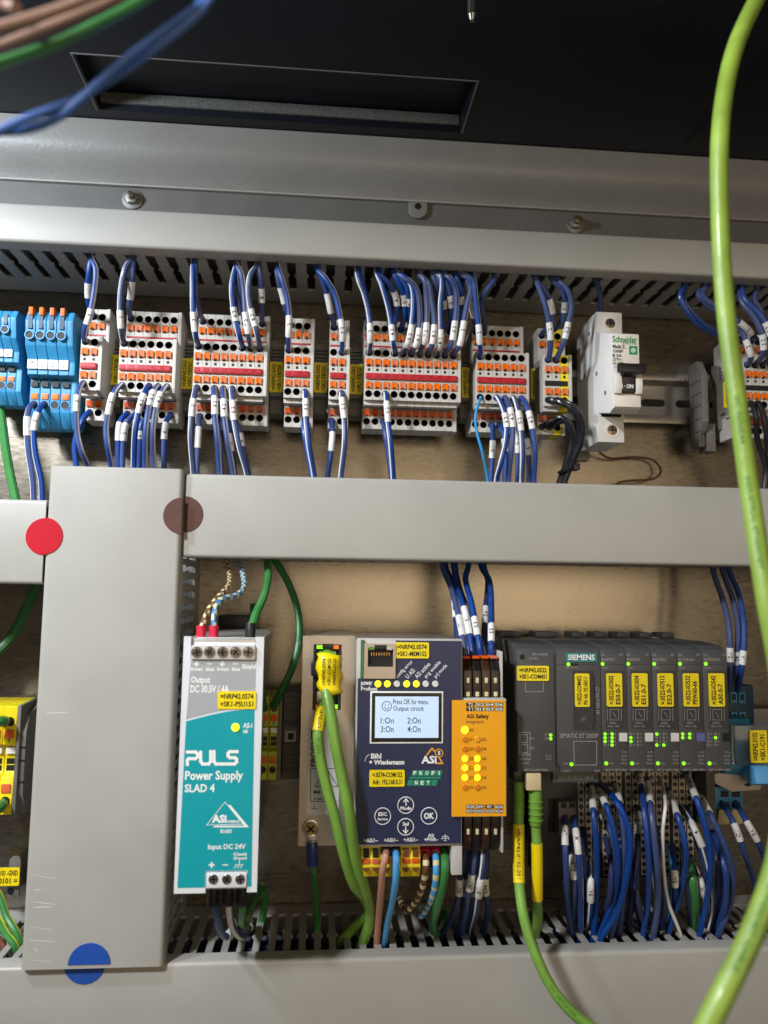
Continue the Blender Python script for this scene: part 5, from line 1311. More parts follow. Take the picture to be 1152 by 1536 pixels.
# bundle to the right-hand terminals
def rt(label, pts, end, sl=None, m='blue_wire'):
    P = [W(780+x/3.097, 400+y/3.097, d) for x, y, d in pts]; P = [P[0]+Vector((0, 0, 12))]+P
    P += [end+Vector((0, -3, 1)), end+Vector((0, 5, 0))]
    root, C = wire(label, P, r=1.75, m=m, group='blue wires to the right-hand terminal block')
    if sl:
        f0, f1 = frac_at_py(C, 400+sl[0]/3.097, 400+sl[1]/3.097); sleeve_on(root, C, 2.1, f0, f1, sl[2])
rt('lowest looping blue wire passing left of the green cable', [(762, 85, 66), (745, 140, 68), (790, 225, 66), (860, 292, 60), (950, 325, 52)], hole('R', 1, 1))
rt('blue wire looping behind the green cable to the right terminals, upper bend', [(768, 90, 64), (758, 150, 66), (810, 225, 64), (880, 285, 60), (1000, 330, 52)], hole('R', 1, 2))
rt('blue wire from second bend, crossing behind the green cable', [(850, 95, 66), (828, 130, 68), (900, 195, 68), (1010, 270, 64), (1070, 400, 62)], hole('R', 2, 1), (330, 420, '1/2'))
rt('blue wire with marker just right of the green cable', [(858, 98, 68), (850, 140, 70), (920, 190, 70), (1040, 275, 68), (1090, 330, 60)], hole('R', 1, 3), (255, 315, '2/1'))
rt('blue wire marked 2/2 right of the green cable', [(1020, 100, 66), (1030, 160, 70), (1090, 240, 72), (1128, 330, 70), (1130, 400, 66)], hole('R', 2, 2), (305, 400, '2/2'))
rt('outermost blue wire at the right edge of the picture, upper row', [(1030, 98, 68), (1045, 150, 72), (1120, 230, 74), (1165, 320, 72), (1170, 410, 66)], hole('R', 2, 3), (255, 330, '3/2'))
rt('blue wire hugging the bundle at right edge, partly hidden', [(1100, 105, 66), (1090, 150, 68), (1120, 210, 68), (1150, 300, 60)], hole('R', 1, 4))
# below the terminal blocks
def blue_bot(label, i, pts, sl):
    xc = BX+BW_*(i-.5); h = Vector((xc, -BDL, BZ(607, BDL)))
    P = [h+Vector((0, 4, 0)), h+Vector((0, -3, -.5))]+[W(x/3.84, 370+y/3.84, 46) for x, y in pts]; P.append(P[-1]+Vector((1.5, 0, -14)))
    root, C = wire(label, P, r=1.7, stripe=R_, group='wires between terminal blocks and middle ducts')
    f0, f1 = frac_at_py(C, 370+sl[0]/3.84, 370+sl[1]/3.84); sleeve_on(root, C, 2.05, f0, f1, sl[2])
blue_bot('blue and white wire from first terminal of the blue block', 1, [(160, 960), (155, 1050), (162, 1170), (188, 1344)], (975, 1100, '1'))
blue_bot('blue and white wire from second terminal of the blue block', 2, [(208, 980), (195, 1080), (205, 1200), (236, 1344)], (955, 1065, '2'))
row_bot(3, 'A', 3, 1, [(446, 860), (440, 950), (446, 1080), (470, 1180), (508, 1275)], (848, 965, '1/2'), L_)
row_bot(3, 'A', 4, 1, [(470, 1010), (442, 1080), (430, 1160), (440, 1275)], None)
row_bot(3, 'B', 3, 1, [(652, 850), (626, 950), (611, 1050), (620, 1150), (642, 1275)], (850, 970, '1/2'), L_)
row_bot(3, 'B', 4, 1, [(690, 1015), (681, 1100), (678, 1275)], (1008, 1125, '1/1'))
row_bot(3, 'B', 4, 2, [(728, 1020), (711, 1120), (703, 1275)], (1018, 1130, '2/1'))
row_bot(3, 'B', 3, 4, [(820, 870), (796, 960), (778, 1060), (770, 1275)], (838, 965, '4/2'), R_)
row_bot(3, 'B', 3, 5, [(878, 850), (852, 960), (838, 1080), (835, 1275)], (830, 915, '5/2'), L_)
row_bot(3, 'B', 3, 6, [(920, 860), (895, 950), (880, 1080), (886, 1275)], (835, 940, '6/2'), L_)
row_bot(3, 'B', 4, 4, [(815, 1020), (805, 1110), (800, 1275)], (1040, 1120, '4/1'))
row_bot(3, 'B', 4, 6, [(955, 1015), (945, 1110), (945, 1275)], (1005, 1110, '6/1'))
row_bot(4, 'C', 3, 1, [(116, 880), (105, 980), (100, 1100), (115, 1310)], (868, 985, '1/2'), R_)
row_bot(4, 'C', 4, 1, [(146, 1040), (140, 1160), (134, 1310)], (1040, 1160, '1/1'))
row_bot(4, 'C', 3, 3, [(238, 900), (240, 990), (253, 1110), (266, 1315)], (865, 980, '3/2'), L_)
row_bot(4, 'C', 4, 3, [(258, 1060), (270, 1180), (275, 1315)], None)
row_bot(4, 'C', 3, 4, [(290, 900), (295, 1000), (314, 1130), (345, 1315)], (868, 990, '4/2'), L_)
row_bot(4, 'C', 4, 4, [(318, 1060), (335, 1180), (352, 1315)], (1065, 1190, '4/1'))
row_bot(4, 'C', 3, 5, [(341, 890), (351, 1000), (380, 1150), (425, 1320)], (880, 1000, '5/2'), R_)
row_bot(4, 'C', 4, 5, [(380, 1060), (402, 1170), (432, 1320)], (1075, 1170, '5/1'))
row_bot(4, 'D', 3, 3, [(763, 900), (766, 1000), (782, 1150), (812, 1330)], (882, 995, '3/2'), R_)
row_bot(4, 'D', 4, 3, [(752, 1060), (772, 1170), (800, 1330)], None, L_)
row_bot(4, 'E', 4, 1, [(916, 1090), (906, 1200), (888, 1330)], (1070, 1195, '1/1'))
row_bot(4, 'E', 3, 2, [(975, 910), (986, 1010), (985, 1150), (965, 1330)], (870, 1005, '2/2'), R_)
row_bot(5, 'F', 3, 3, [(233, 930), (241, 1030), (255, 1150), (268, 1335)], (895, 1010, '3/2'), R_)
row_bot(5, 'F', 4, 3, [(222, 1080), (238, 1180), (258, 1335)], None, L_)
row_bot(5, 'G', 3, 1, [(744, 960), (746, 1050), (780, 1180), (812, 1344)], None, None, 'cyan_wire', .85, 'thin light blue')
row_bot(5, 'G', 4, 3, [(842, 1120), (836, 1240), (830, 1344)], (1105, 1230, '3/1'))
row_bot(5, 'G', 3, 3, [(903, 940), (921, 1020), (915, 1130), (886, 1250), (863, 1344)], (940, 1055, '3/2'), R_)
row_bot(5, 'G', 3, 4, [(944, 950), (958, 1040), (950, 1180), (934, 1344)], (930, 1050, '4/2'), L_)
row_bot(5, 'G', 3, 5, [(988, 950), (1005, 1060), (1012, 1200), (1008, 1344)], (945, 1060, '5/2'), R_)
row_bot(5, 'G', 3, 6, [(1048, 950), (1070, 1050), (1087, 1180), (1080, 1344)], (940, 1055, '6/2'), L_)
row_bot(5, 'G', 4, 4, [(905, 1090), (915, 1200), (912, 1344)], (1100, 1200, '4/1'))
row_bot(5, 'G', 4, 5, [(980, 1110), (988, 1210), (985, 1344)], (1060, 1200, '5/1'))
row_bot(5, 'G', 4, 6, [(1035, 1110), (1048, 1220), (1050, 1344)], (1100, 1215, '6/1'))
# black leads with a cable tie
def blk(label, row, i, pts, r=1.8):
    h = hole('H', row, i); P = [h+Vector((0, 4, .2)), h+Vector((0, -3, -.3))]+[W(780+x/3.097, 400+y/3.097, d) for x, y, d in pts]; P.append(P[-1]+Vector((-2, 0, -12)))
    wire(label, P, r=r, m='black_wire', group='black leads below the block beside the breaker')
blk('black lead arching from first centre terminal beside the breaker', 3, 1, [(235, 655, 62), (272, 725, 60), (268, 820, 54), (232, 905, 48), (195, 1010, 46)])
blk('black lead arching from second centre terminal beside the breaker', 3, 2, [(262, 660, 62), (288, 740, 60), (280, 820, 56), (240, 915, 50), (205, 1010, 48)])
blk('black lead from lower tier first terminal, shorter inner arch', 4, 1, [(190, 700, 48), (232, 760, 48), (236, 830, 46), (212, 920, 44), (180, 1010, 44)])
blk('black lead from lower tier second terminal, inner arch', 4, 2, [(215, 712, 48), (246, 770, 48), (246, 840, 46), (222, 925, 44), (190, 1010, 44)])
p = W(780+218/3.097, 400+945/3.097, 47)
tie = thing('cable_tie', 'black cable tie around the black leads below the breaker', 'cable tie', p)
b = MB()
for k in range(14):
    a0, a1 = 2*math.pi*k/14, 2*math.pi*(k+1)/14
    b.rod((p.x+5.0*math.cos(a0), p.y+5.0*math.sin(a0), p.z+1.6*math.cos(a0)), (p.x+5.0*math.cos(a1), p.y+5.0*math.sin(a1), p.z+1.6*math.cos(a1)), .95, 6)
b.build('strap', 'black_plastic', tie)
MB().box(p.x+2.5, p.x+6.5, 46, 53, p.z-.5, p.z+3.4).build('tie_head', 'black_plastic', tie, bevel=.4)
wire('thin bare brown wire curling below the circuit breaker', zz(780, 400, 3.097, [(360, 845, 14), (375, 868, 9), (420, 890, 6), (530, 885, 5), (620, 900, 6), (655, 950, 8), (620, 985, 9), (500, 995, 12), (450, 1008, 14), (430, 1040, 16)]), r=.75, m='brown_wire')
wire('black lead dropping behind the green cable at right edge', [hole('R', 3, 1)+Vector((0, 4, 0)), hole('R', 3, 1)+Vector((0, -3, 0)), (1134, 625, 60), (1136, 660, 54), (1148, 700, 50), (1146, 740, 48)], r=1.8, m='black_wire')
wire('black lead at right edge from second terminal', [hole('R', 3, 2)+Vector((0, 4, 0)), hole('R', 3, 2)+Vector((0, -3, 0)), (1148, 640, 58), (1152, 680, 52), (1160, 740, 48)], r=1.8, m='black_wire')
# green leads at far left
wire('green cable running down from the left blue block to the left duct', [(-6, 590, 22), (2, 625, 26), (8, 670, 30), (15, 710, 34), (24, 752, 40), (28, 775, 44)], r=2.6, m='green_wire', cat='cable', name='cable')
wire('dark green cable under the left duct beside the upright duct', [(60, 868, 40), (50, 888, 36), (32, 930, 32), (12, 962, 32), (-14, 985, 36)], r=3.0, m='dark_green_wire', cat='cable', name='cable')  # green jacket in a darker tone, shade of the duct put into the colour

# ------------------------------------------------------------------ power supply leads
V = (240, 830, 4.388)
def ferrule(root, p0, p1, r, m): MB().rod(p0, p1, r, 14).build('ferrule', m, root, bevel=.2)
root, C = wire('brown and cream banded wire into the top left of the power supply', zz(*V, [(425, 20, 50), (432, 55, 56), (458, 140, 70), (452, 210, 86), (400, 272, 98), (332, 355, 108), (290, 445, 114), (271, 515, 117)]), r=1.5, m='brown_wire', m2='cream', bands=(5.6, .40, .5), step=1.0)
e = C[-1]; ferrule(root, e+Vector((0, 0, 3)), Vector((e.x, -DP+11, tz1-5)), 2.4, 'red_ferrule')
root, C = wire('blue and cream banded wire into the top of the power supply', zz(*V, [(508, 20, 50), (518, 55, 56), (546, 140, 72), (552, 225, 88), (500, 277, 98), (405, 305, 108), (362, 375, 114), (354, 515, 117)]), r=1.5, m='blue_band', m2='cream', bands=(5.6, .40, .5), step=1.0)
e = C[-1]; ferrule(root, e+Vector((0, 0, 3)), Vector((e.x, -DP+11, tz1-5)), 2.4, 'red_ferrule')
root, C = wire('bright green wire from middle duct into top of the power supply', zz(*V, [(700, 20, 50), (706, 60, 56), (712, 160, 76), (682, 290, 98), (632, 400, 110), (596, 512, 116)]), r=2.2, m='green_wire')
e = C[-1]; ferrule(root, e+Vector((0, 0, 4)), Vector((e.x, -DP+11, tz1-5)), 2.6, 'black_plastic')
h = Vector((YG[1]+YG[2]*1.5, -48, YG[3](.155)))
wire('dark green wire arcing down to the small yellow-green terminal pair', zz(*V, [(740, 15, 40), (755, 45, 44), (832, 170, 46), (892, 320, 48), (917, 470, 52), (906, 620, 58), (868, 760, 60), (800, 905, 58)])+[h+Vector((0, -3, 2)), h+Vector((0, 4, 0))], r=2.2, m='dark_green_wire')
h = Vector((YG[1]+YG[2]*.5, -48, YG[3](.155)))
wire('dark green wire tucked beside the power supply into the terminal pair', [h+Vector((0, 4, 0)), h+Vector((0, -3, 1)), h+Vector((-3, -3, 12)), h+Vector((-8, 10, 30)), h+Vector((-10, 20, 60))], r=2.1, m='dark_green_wire')
V2 = (240, 1080, 4.267)
root, C = wire('blue wire with marker from bottom left terminal of the power supply', zz(*V2, [(343, 1075, 116), (346, 1130, 116), (360, 1210, 112), (374, 1310, 100), (415, 1385, 82), (462, 1350, 64), (470, 1300, 40)]), r=1.9)
f0, f1 = frac_at_py(C, 1080+1285/4.267, 1080+1385/4.267); sleeve_on(root, C, 2.3, f0, f1, '+24V'); ferrule(root, C[0]+Vector((0, 0, 4)), C[0]+Vector((0, 0, -8)), 2.7, 'black_plastic')
root, C = wire('white striped wire with marker from bottom middle terminal of the power supply', zz(*V2, [(437, 1075, 116), (440, 1130, 116), (445, 1220, 112), (466, 1325, 98), (520, 1385, 82), (566, 1340, 64), (572, 1290, 40)]), r=1.9, stripe=9, swidth=3)
f0, f1 = frac_at_py(C, 1080+1240/4.267, 1080+1335/4.267); sleeve_on(root, C, 2.3, f0, f1, '0V'); ferrule(root, C[0]+Vector((0, 0, 4)), C[0]+Vector((0, 0, -8)), 2.7, 'black_plastic')
root, C = wire('short green wire from bottom right terminal of the power supply', zz(*V2, [(527, 1075, 116), (527, 1130, 116), (525, 1210, 110), (520, 1290, 98), (545, 1300, 84), (570, 1230, 70), (600, 1150, 56), (648, 1068, 40), (672, 1140, 32), (655, 1270, 26), (640, 1340, 24)]), r=2.3, m='green_wire')
ferrule(root, C[0]+Vector((0, 0, 4)), C[0]+Vector((0, 0, -8)), 2.8, 'black_plastic')
# earth lead on the port panel
root, C = wire('green earth wire with blue crimp lug screwed to the port panel', zz(*V2, [(978, 900, DPP+2.5), (984, 960, DPP), (990, 1060, DPP-14), (998, 1200, 50), (1004, 1290, 42), (1006, 1360, 40)]), r=1.9, m='green_wire')
p = W(466, 1246, DPP); q = C[0]
ferrule(root, Vector((q.x-.6, -DPP-2.6, q.z+9.5)), Vector((q.x, -DPP-2.6, q.z-2.5)), 3.0, 'navy_sleeve')
b = MB(); b.ring(p.x, p.z+1.6, 2.0, 4.4, DPP+.4, DPP+1.5, 20); b.box(p.x-2, p.x+2.4, DPP+.5, DPP+1.6, q.z+8.5, p.z-1.5); b.build('ring_lug', 'steel', root, bevel=.2)

# ------------------------------------------------------------------ network cables
def lime(label, pts, r, m='lime_cable', wraps=(), boots=(), plug=None, ink=None):
    P = [W(*p) for p in pts]; C = spline(P, 2.5)
    root = thing('network_cable', label, 'network cable', C[-1])
    tube_mesh(C, r, 14).build('jacket', m, root)
    for (y0, y1, lines) in wraps:
        f0, f1 = frac_at_py(C, y0, y1); o = tube_mesh(cut(C, f0, f1), r+.35, 14).build('label_wrap', 'yellow_label', root)
        if lines: sleeve_text(root, o, cut(C, f0, f1), r+.35, lines)
    return root, C
def sleeve_text(root, o, S, R, lines, m='ink', h=1.0, reverse=False):
    """lines of print running along a cable, following it"""
    L = [0]
    for i in range(len(S)-1): L.append(L[-1]+(S[i+1]-S[i]).length)
    b = MB()
    for j, t in enumerate(lines):
        vs, fs = text_geo(t, .02)
        x0 = min(p[0] for p in vs); x1 = max(p[0] for p in vs); y0 = min(p[1] for p in vs); y1 = max(p[1] for p in vs)
        hh = R*.62*h/max(1, len(lines)*.7); sx = L[-1]*.88/(x1-x0); sy = hh/(y1-y0); sx = min(sx, sy*1.5)
        off_ = (j-(len(lines)-1)/2)*hh*1.35
        out = []
        for x, y in vs:
            u = L[-1]/2+(x-(x0+x1)/2)*sx; w_ = (y-(y0+y1)/2)*sy-off_
            if reverse: u = L[-1]-u; w_ = -w_
            k = 0
            while k < len(L)-2 and L[k+1] < u: k += 1
            f = (u-L[k])/max(1e-6, L[k+1]-L[k]); c = S[k].lerp(S[k+1], f); t_ = (S[k+1]-S[k]).normalized()
            ref = (CP-c).normalized(); nn = (ref-t_*ref.dot(t_)).normalized(); v = nn.cross(t_)
            aa = w_/R
            out.append(c+(v*math.sin(aa)+nn*math.cos(aa))*(R+.06))
        b.add(out, fs)
    b.build('lettering', m, o, smooth=False)
# hanging cable at the right, looping in front of everything
root, C = lime('thick bright green cable hanging down the right side in front', [(1165, -60, 225), (1138, -8, 232), (1100, 80, 240), (1081, 190, 245), (1080, 320, 245), (1088, 460, 245), (1106, 600, 247), (1125, 740, 250), (1148, 890, 258), (1172, 1030, 262), (1180, 1160, 270), (1166, 1290, 278), (1128, 1400, 284), (1080, 1500, 288), (1030, 1600, 290)], 3.35)
jk = root.children[0]
for (y0, y1, s_) in ((560, 700, 'IEC 2x2x0.64'), (705, 870, 'INDUSTRIAL ETHERNET'), (1300, 1500, 'ETHERNET CABLE')):
    f0, f1 = frac_at_py(C, y0, y1); sleeve_text(root, jk, cut(C, f0, f1), 3.35, [s_], 'lime_ink', .8)
V3 = (430, 930, 4.388)
def plug_body(root, px, y0, y1, d, w, m, org=None):
    u0, u1, w0, w1 = box_px(px-w/2, y0, px+w/2, y1, d); MB().box(u0, u1, d-14, d, w0, w1).build('plug', m, root, bevel=.8); return (u0+u1)/2
# gateway port cables
root, C = lime('green cable from the upper steel port with a big yellow flag label', [(492, 975, DPP-6), (490, 1000, DPP+8), (489, 1030, DPP+18), (496, 1070, DPP+24), (503, 1115, DPP+26), (513, 1165, DPP+26), (524, 1220, DPP+24), (533, 1285, DPP+14), (548, 1335, DPP), (556, 1372, DPP-16), (545, 1412, DPP-28), (530, 1440, DPP-36)], 2.95, 'lime_cable_b')
u0, u1, w0, w1 = box_px(474, 981, 511, 1040, DPP+22)
fl2 = MB(); ny = 8
for k in range(ny+1):
    f = k/ny; z = w1+(w0-w1)*f; bulge = 1.6*math.sin(f*3.1)+1.0*math.sin(f*7)
    for jx in range(7):
        g_ = jx/6; x = u0+(u1-u0)*g_+(.8 if jx in (0, 6) else 0)*math.sin(k*1.7)+f*1.2; fl2.v.append(Vector((x, -(DPP+18.5+bulge+3.0*math.sin(g_*math.pi)**.5), z+.8*math.sin(g_*5+k))))
for k in range(ny):
    for jx in range(6): i = k*7+jx; fl2.f.append((i, i+1, i+8, i+7)); fl2.m.append(0)
fo = fl2.build('label_wrap', 'yellow_label', root, angle=80)
sm = fo.modifiers.new('thickness', 'SOLIDIFY'); sm.thickness = .0004
b = MB()
for k, s_ in enumerate(('=NRP42.0574', '+SK1-COM152', '=NRP42.0522')):
    put_text(b, s_, u0+(u1-u0)*(.3+.22*k), (w0+w1)/2+1, (w1-w0)*.68, 1.7, 0, 90, .02)
for v in b.v:
    f = (w1-v.z)/(w1-w0); g_ = (v.x-u0)/(u1-u0); bulge = 1.6*math.sin(f*3.1)+1.0*math.sin(f*7); v.y = -(DPP+19.05+bulge+3.0*max(0, math.sin(g_*math.pi))**.5)
b.build('lettering', 'ink', fo, smooth=False)
plug_body(root, 491, 978, 998, DPP+3, 27, 'boot_green'); MB().box(u0-2.6, u0+2, DPP+10, DPP+15, (w0+w1)/2-2, (w0+w1)/2+5).build('latch', 'black_plastic', root, bevel=.6)
root, C = lime('green cable from the lower steel port with a narrow yellow wrap', [(486, 1046, DPP-6), (484, 1060, DPP+6), (480, 1080, DPP+13), (477, 1105, DPP+16), (481, 1140, DPP+17), (490, 1180, DPP+17), (502, 1225, DPP+17), (514, 1275, DPP+14), (530, 1325, DPP+4), (550, 1352, DPP-12), (553, 1372, DPP-26), (530, 1392, DPP-34), (505, 1420, DPP-40)], 2.8, 'lime_cable_b', wraps=[(1064, 1100, ['=NRP42.0574'])])
plug_body(root, 487, 1038, 1056, DPP+2, 24, 'latch_cream')
f0, f1 = frac_at_py(C, 1104, 1135); sleeve_text(root, root.children[0], cut(C, f0, f1), 2.8, ['F: 2x2'], 'lime_ink')
# interface module cables
V7 = (740, 1150, 2.796)
def boot(root, px, y0, y1, d, w):
    c0, c1 = W(px, y0, d), W(px, y1, d); u = W(px+w/2, y0, d).x-c0.x
    o = MB().rod(c0, c1, u, 14, r1=u*.86).build('strain_relief', 'boot_green', root, bevel=.3)
    for k in range(4):
        z = c0.z+(c1.z-c0.z)*(.35+.16*k); MB().rod((c0.x, c0.y, z), (c0.x, c0.y, z-.9), u*1.1, 14).build('relief_rib', 'boot_green', o, bevel=.2)
root, C = lime('green cable from interface module sweeping down across the bottom duct', zz(*V7, [(108, 40, 78), (108, 120, 82), (106, 240, 84), (106, 400, 86), (110, 510, 90), (130, 640, 96), (172, 775, 101), (232, 905, 104), (312, 1012, 106), (420, 1100, 108), (520, 1160, 110)]), 2.75, 'lime_cable_b', wraps=[(1150+240/2.796, 1150+500/2.796, ['=NRP42.0132-251'])])
boot(root, 740+107/2.796, 1172, 1226, 83, 15); plug_body(root, 740+107/2.796, 1156, 1174, 86, 15, 'black_plastic')
f0, f1 = frac_at_py(C, 1460, 1530); sleeve_text(root, root.children[0], cut(C, f0, f1), 2.75, ['CU  NETWORK'], 'lime_ink', .8)
root, C = lime('green cable from interface module going down into the bottom duct', zz(*V7, [(176, 60, 84), (176, 150, 84), (178, 260, 84), (183, 340, 84), (184, 470, 82), (184, 570, 78), (186, 640, 68), (172, 710, 54), (150, 790, 46)]), 2.75, 'lime_cable_b', wraps=[(1150+320/2.796, 1150+555/2.796, None)])
boot(root, 740+176/2.796, 1180, 1238, 85, 20); u0, u1, w0, w1 = box_px(790, 1160, 812, 1186, 90); MB().box(u0, u1, 76, 90, w0, w1).build('latch', 'latch_cream', root, bevel=.6)

# ------------------------------------------------------------------ gateway leads
V4 = (520, 1130, 4.43)
def gwire(label, pts, ring=None, **kw):
    root, C = wire(label, zz(*V4, pts), **kw)
    if ring:
        a = C[0]; MB().rod(a+Vector((0, 3, 1)), a+(C[3]-C[0]).normalized()*2.0, 2.7, 14).build('ferrule', ring, root, bevel=.2)
gwire('pale pink-brown wire from the second yellow plug into the bottom duct', [(264, 655, DG-4), (258, 680, DG+2), (240, 770, DG+2), (230, 900, DG-6), (212, 1100, DG-28), (196, 1300, DG-46), (190, 1380, 44)], 'black_plastic', r=1.8, m='pink_wire')
gwire('light blue wire from the second yellow plug into the bottom duct', [(326, 655, DG-4), (329, 690, DG+2), (325, 850, DG), (300, 1000, DG-14), (266, 1150, DG-32), (246, 1300, DG-46), (240, 1380, 44)], 'black_plastic', r=1.8, m='sky_wire')
gwire('brown and cream banded wire under the gateway, bending left', [(522, 655, DG-12), (526, 700, DG-6), (524, 770, DG-5), (504, 885, DG-12), (458, 985, DG-26), (395, 1042, DG-40), (352, 960, DG-64), (345, 940, DG-75)], 'red_ferrule', r=1.75, m='brown_wire', m2='cream', bands=(7.4, .42, .0), step=1.0)
gwire('blue and cream banded wire under the gateway, curling left', [(588, 655, DG-12), (593, 700, DG-6), (594, 800, DG-5), (580, 920, DG-12), (540, 1020, DG-26), (494, 1080, DG-40), (474, 1040, DG-62), (500, 1020, DG-74)], 'red_ferrule', r=1.75, m='sky_wire', m2='cream', bands=(7.4, .42, .0), step=1.0)
gwire('green wire looping under the gateway right of banded wires', [(648, 650, DG-12), (651, 720, DG-6), (648, 820, DG-6), (618, 960, DG-14), (582, 1090, DG-28), (572, 1165, DG-40), (605, 1195, DG-52), (650, 1130, DG-66), (650, 1060, DG-74)], r=2.3, m='green_wire')
def s4(label, pts, sl, **kw): pwire(label, zz(*V4, pts), [(1130+sl[0]/4.43, 1130+sl[1]/4.43, sl[2])], r=1.75, group='marked blue wires under the orange safety front', **kw)
s4('blue wire marked SO1 under the orange safety front', [(790, 640, DO-20), (780, 720, DO-18), (752, 830, DO-20), (744, 950, DO-26), (700, 1090, DO-42), (640, 1190, 50), (620, 1260, 44)], (815, 940, 'SO1'), m='navy_wire')
s4('blue wire marked SO2 under the orange safety front', [(808, 640, DO-24), (800, 720, DO-24), (792, 850, DO-26), (780, 1000, DO-36), (742, 1190, 50), (735, 1260, 44)], (815, 940, 'SO2'), m='navy_wire')
s4('blue wire marked 24V under the orange safety front', [(848, 640, DO-18), (843, 720, DO-14), (826, 850, DO-14), (800, 1000, DO-28), (768, 1180, 52), (760, 1260, 44)], (785, 915, '24V'), m='blue_wire')
s4('blue wire marked SO3 under the orange safety front', [(868, 640, DO-26), (862, 740, DO-24), (850, 860, DO-24), (835, 1000, DO-34), (800, 1180, 48), (795, 1260, 44)], (815, 945, 'SO3'), m='navy_wire')
s4('white striped wire marked 0V under the orange safety front', [(912, 640, DO-18), (906, 740, DO-14), (886, 880, DO-14), (862, 1050, DO-30), (832, 1170, 52), (822, 1260, 44)], (820, 950, '0V'), m='navy_wire', stripe=R_)
s4('blue wire marked SO4 under the orange safety front', [(928, 640, DO-24), (926, 740, DO-22), (920, 880, DO-22), (942, 1040, DO-36), (912, 1170, 50), (900, 1260, 44)], (810, 940, 'SO4'), m='navy_wire')
V8 = (600, 690, 2.087)
def s8(label, pts, sl, **kw):
    P = [W(*q) for q in zz(*V8, pts)]; P = [P[0]+Vector((0, 0, 12))]+P
    pwire(label, P, [(690+s_[0]/2.087, 690+s_[1]/2.087, s_[2]) for s_ in sl], r=1.75, group='blue wires between the middle duct and the lower devices', **kw)
s8('blue wire marked T1 above the orange safety front', [(132, 330, 46), (160, 400, 56), (184, 490, 70), (204, 600, 86), (208, 640, 82)], [(488, 555, 'T1')])
s8('blue wire marked SI1 above the orange safety front', [(168, 330, 44), (180, 400, 54), (205, 480, 70), (227, 610, 86), (230, 640, 82)], [(455, 555, 'SI1')])
s8('blue wire marked SI3 above the orange safety front', [(214, 330, 46), (205, 372, 54), (224, 450, 68), (250, 590, 86), (254, 640, 82)], [(488, 555, 'SI3')])
s8('blue wire marked SI5 above the orange safety front', [(254, 330, 46), (280, 380, 56), (286, 480, 70), (286, 590, 86), (286, 640, 82)], [(515, 580, 'SI5')])
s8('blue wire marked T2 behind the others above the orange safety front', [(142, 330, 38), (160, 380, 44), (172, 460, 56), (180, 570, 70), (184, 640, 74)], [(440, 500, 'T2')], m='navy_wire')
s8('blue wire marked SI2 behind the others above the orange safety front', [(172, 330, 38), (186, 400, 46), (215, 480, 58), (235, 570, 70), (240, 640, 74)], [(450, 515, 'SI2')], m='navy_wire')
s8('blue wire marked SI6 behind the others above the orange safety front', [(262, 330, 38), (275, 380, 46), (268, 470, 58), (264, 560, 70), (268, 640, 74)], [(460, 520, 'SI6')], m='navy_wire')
s8('blue wire at right, leftmost of three dropping to the fuse terminal', [(980, 345, 40), (1008, 430, 46), (1028, 510, 52), (1034, 620, 52), (1030, 740, 44)], [(580, 640, '2A')])
s8('blue wire at right, middle one dropping to the fuse terminal', [(1010, 345, 40), (1040, 430, 46), (1058, 520, 50), (1056, 600, 50), (1040, 740, 44)], [(590, 650, '24')])
s8('blue wire at right, rightmost of three dropping to the fuse terminal', [(1030, 345, 42), (1060, 420, 48), (1077, 520, 54), (1070, 650, 54), (1052, 740, 44)], [(595, 650, '1A')])

# ------------------------------------------------------------------ I/O station wires
def io(label, pts, sl=(), m='blue_wire', stripe=None, r=1.7, dtop=62):
    n = len(pts); P = []
    for k, (x, y) in enumerate(pts):
        f = k/(n-1); d = 48 if k == 0 else dtop+16*math.sin(min(1, f*1.3)*math.pi)*.8 if f < .75 else dtop-4-(f-.75)*34
        P.append(W(740+x/2.796, 1150+y/2.796, d))
    e = P[-1]; P.append(Vector((e.x-.5, e.y+4, min(e.z, ZB1)-12)))
    pwire(label, P, [(1150+a/2.796, 1150+b_/2.796, t) for a, b_, t in sl], r=r, m=m, stripe=stripe, group='wires between the I/O station and the bottom duct')
io('blue wire marked 1L+ under the interface module', [(302, 180), (300, 300), (306, 450), (312, 600), (328, 725)], [(250, 345, '1L+')])
io('blue wire marked 2L+ under the interface module', [(322, 300), (332, 400), (338, 500), (335, 610), (322, 715)], [(370, 475, '2L+')], dtop=56)
io('white striped wire marked 1M under the interface module', [(334, 180), (350, 300), (362, 430), (366, 600), (362, 715)], [(265, 370, '1M')], stripe=L_)
io('white striped wire marked 9A below the first input module', [(404, 395), (408, 480), (406, 600), (395, 690)], [(470, 570, '9A')], stripe=R_, dtop=56)
io('blue wire marked 3 dropping straight below the first input module', [(412, 70), (420, 190), (434, 350), (432, 550), (420, 705)], [(85, 180, '3')], dtop=66)
io('blue wire marked 5 curving below the first input module', [(432, 80), (472, 160), (506, 270), (524, 400), (500, 570), (440, 725)], [(95, 165, '5')], dtop=68)
io('outermost blue wire bulging right below the first input module', [(450, 70), (522, 155), (570, 265), (566, 420), (522, 600), (445, 735)], dtop=74)
io('blue wire marked 7 below the second input module, left', [(508, 70), (532, 160), (552, 330), (540, 520), (492, 715)], [(80, 160, '7')], dtop=70)
io('blue wire marked 1 low behind the first bundle', [(448, 190), (482, 250), (512, 350), (516, 470), (480, 600), (432, 720)], [(190, 235, '1')], dtop=60)
io('blue wire in the first bundle right side, straight', [(528, 150), (546, 300), (548, 500), (520, 730)], dtop=64)
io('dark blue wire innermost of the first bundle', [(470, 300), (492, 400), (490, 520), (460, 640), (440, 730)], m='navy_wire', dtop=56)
io('dark blue wire right behind first bundle', [(545, 230), (560, 350), (556, 500), (510, 730)], m='navy_wire', dtop=58)
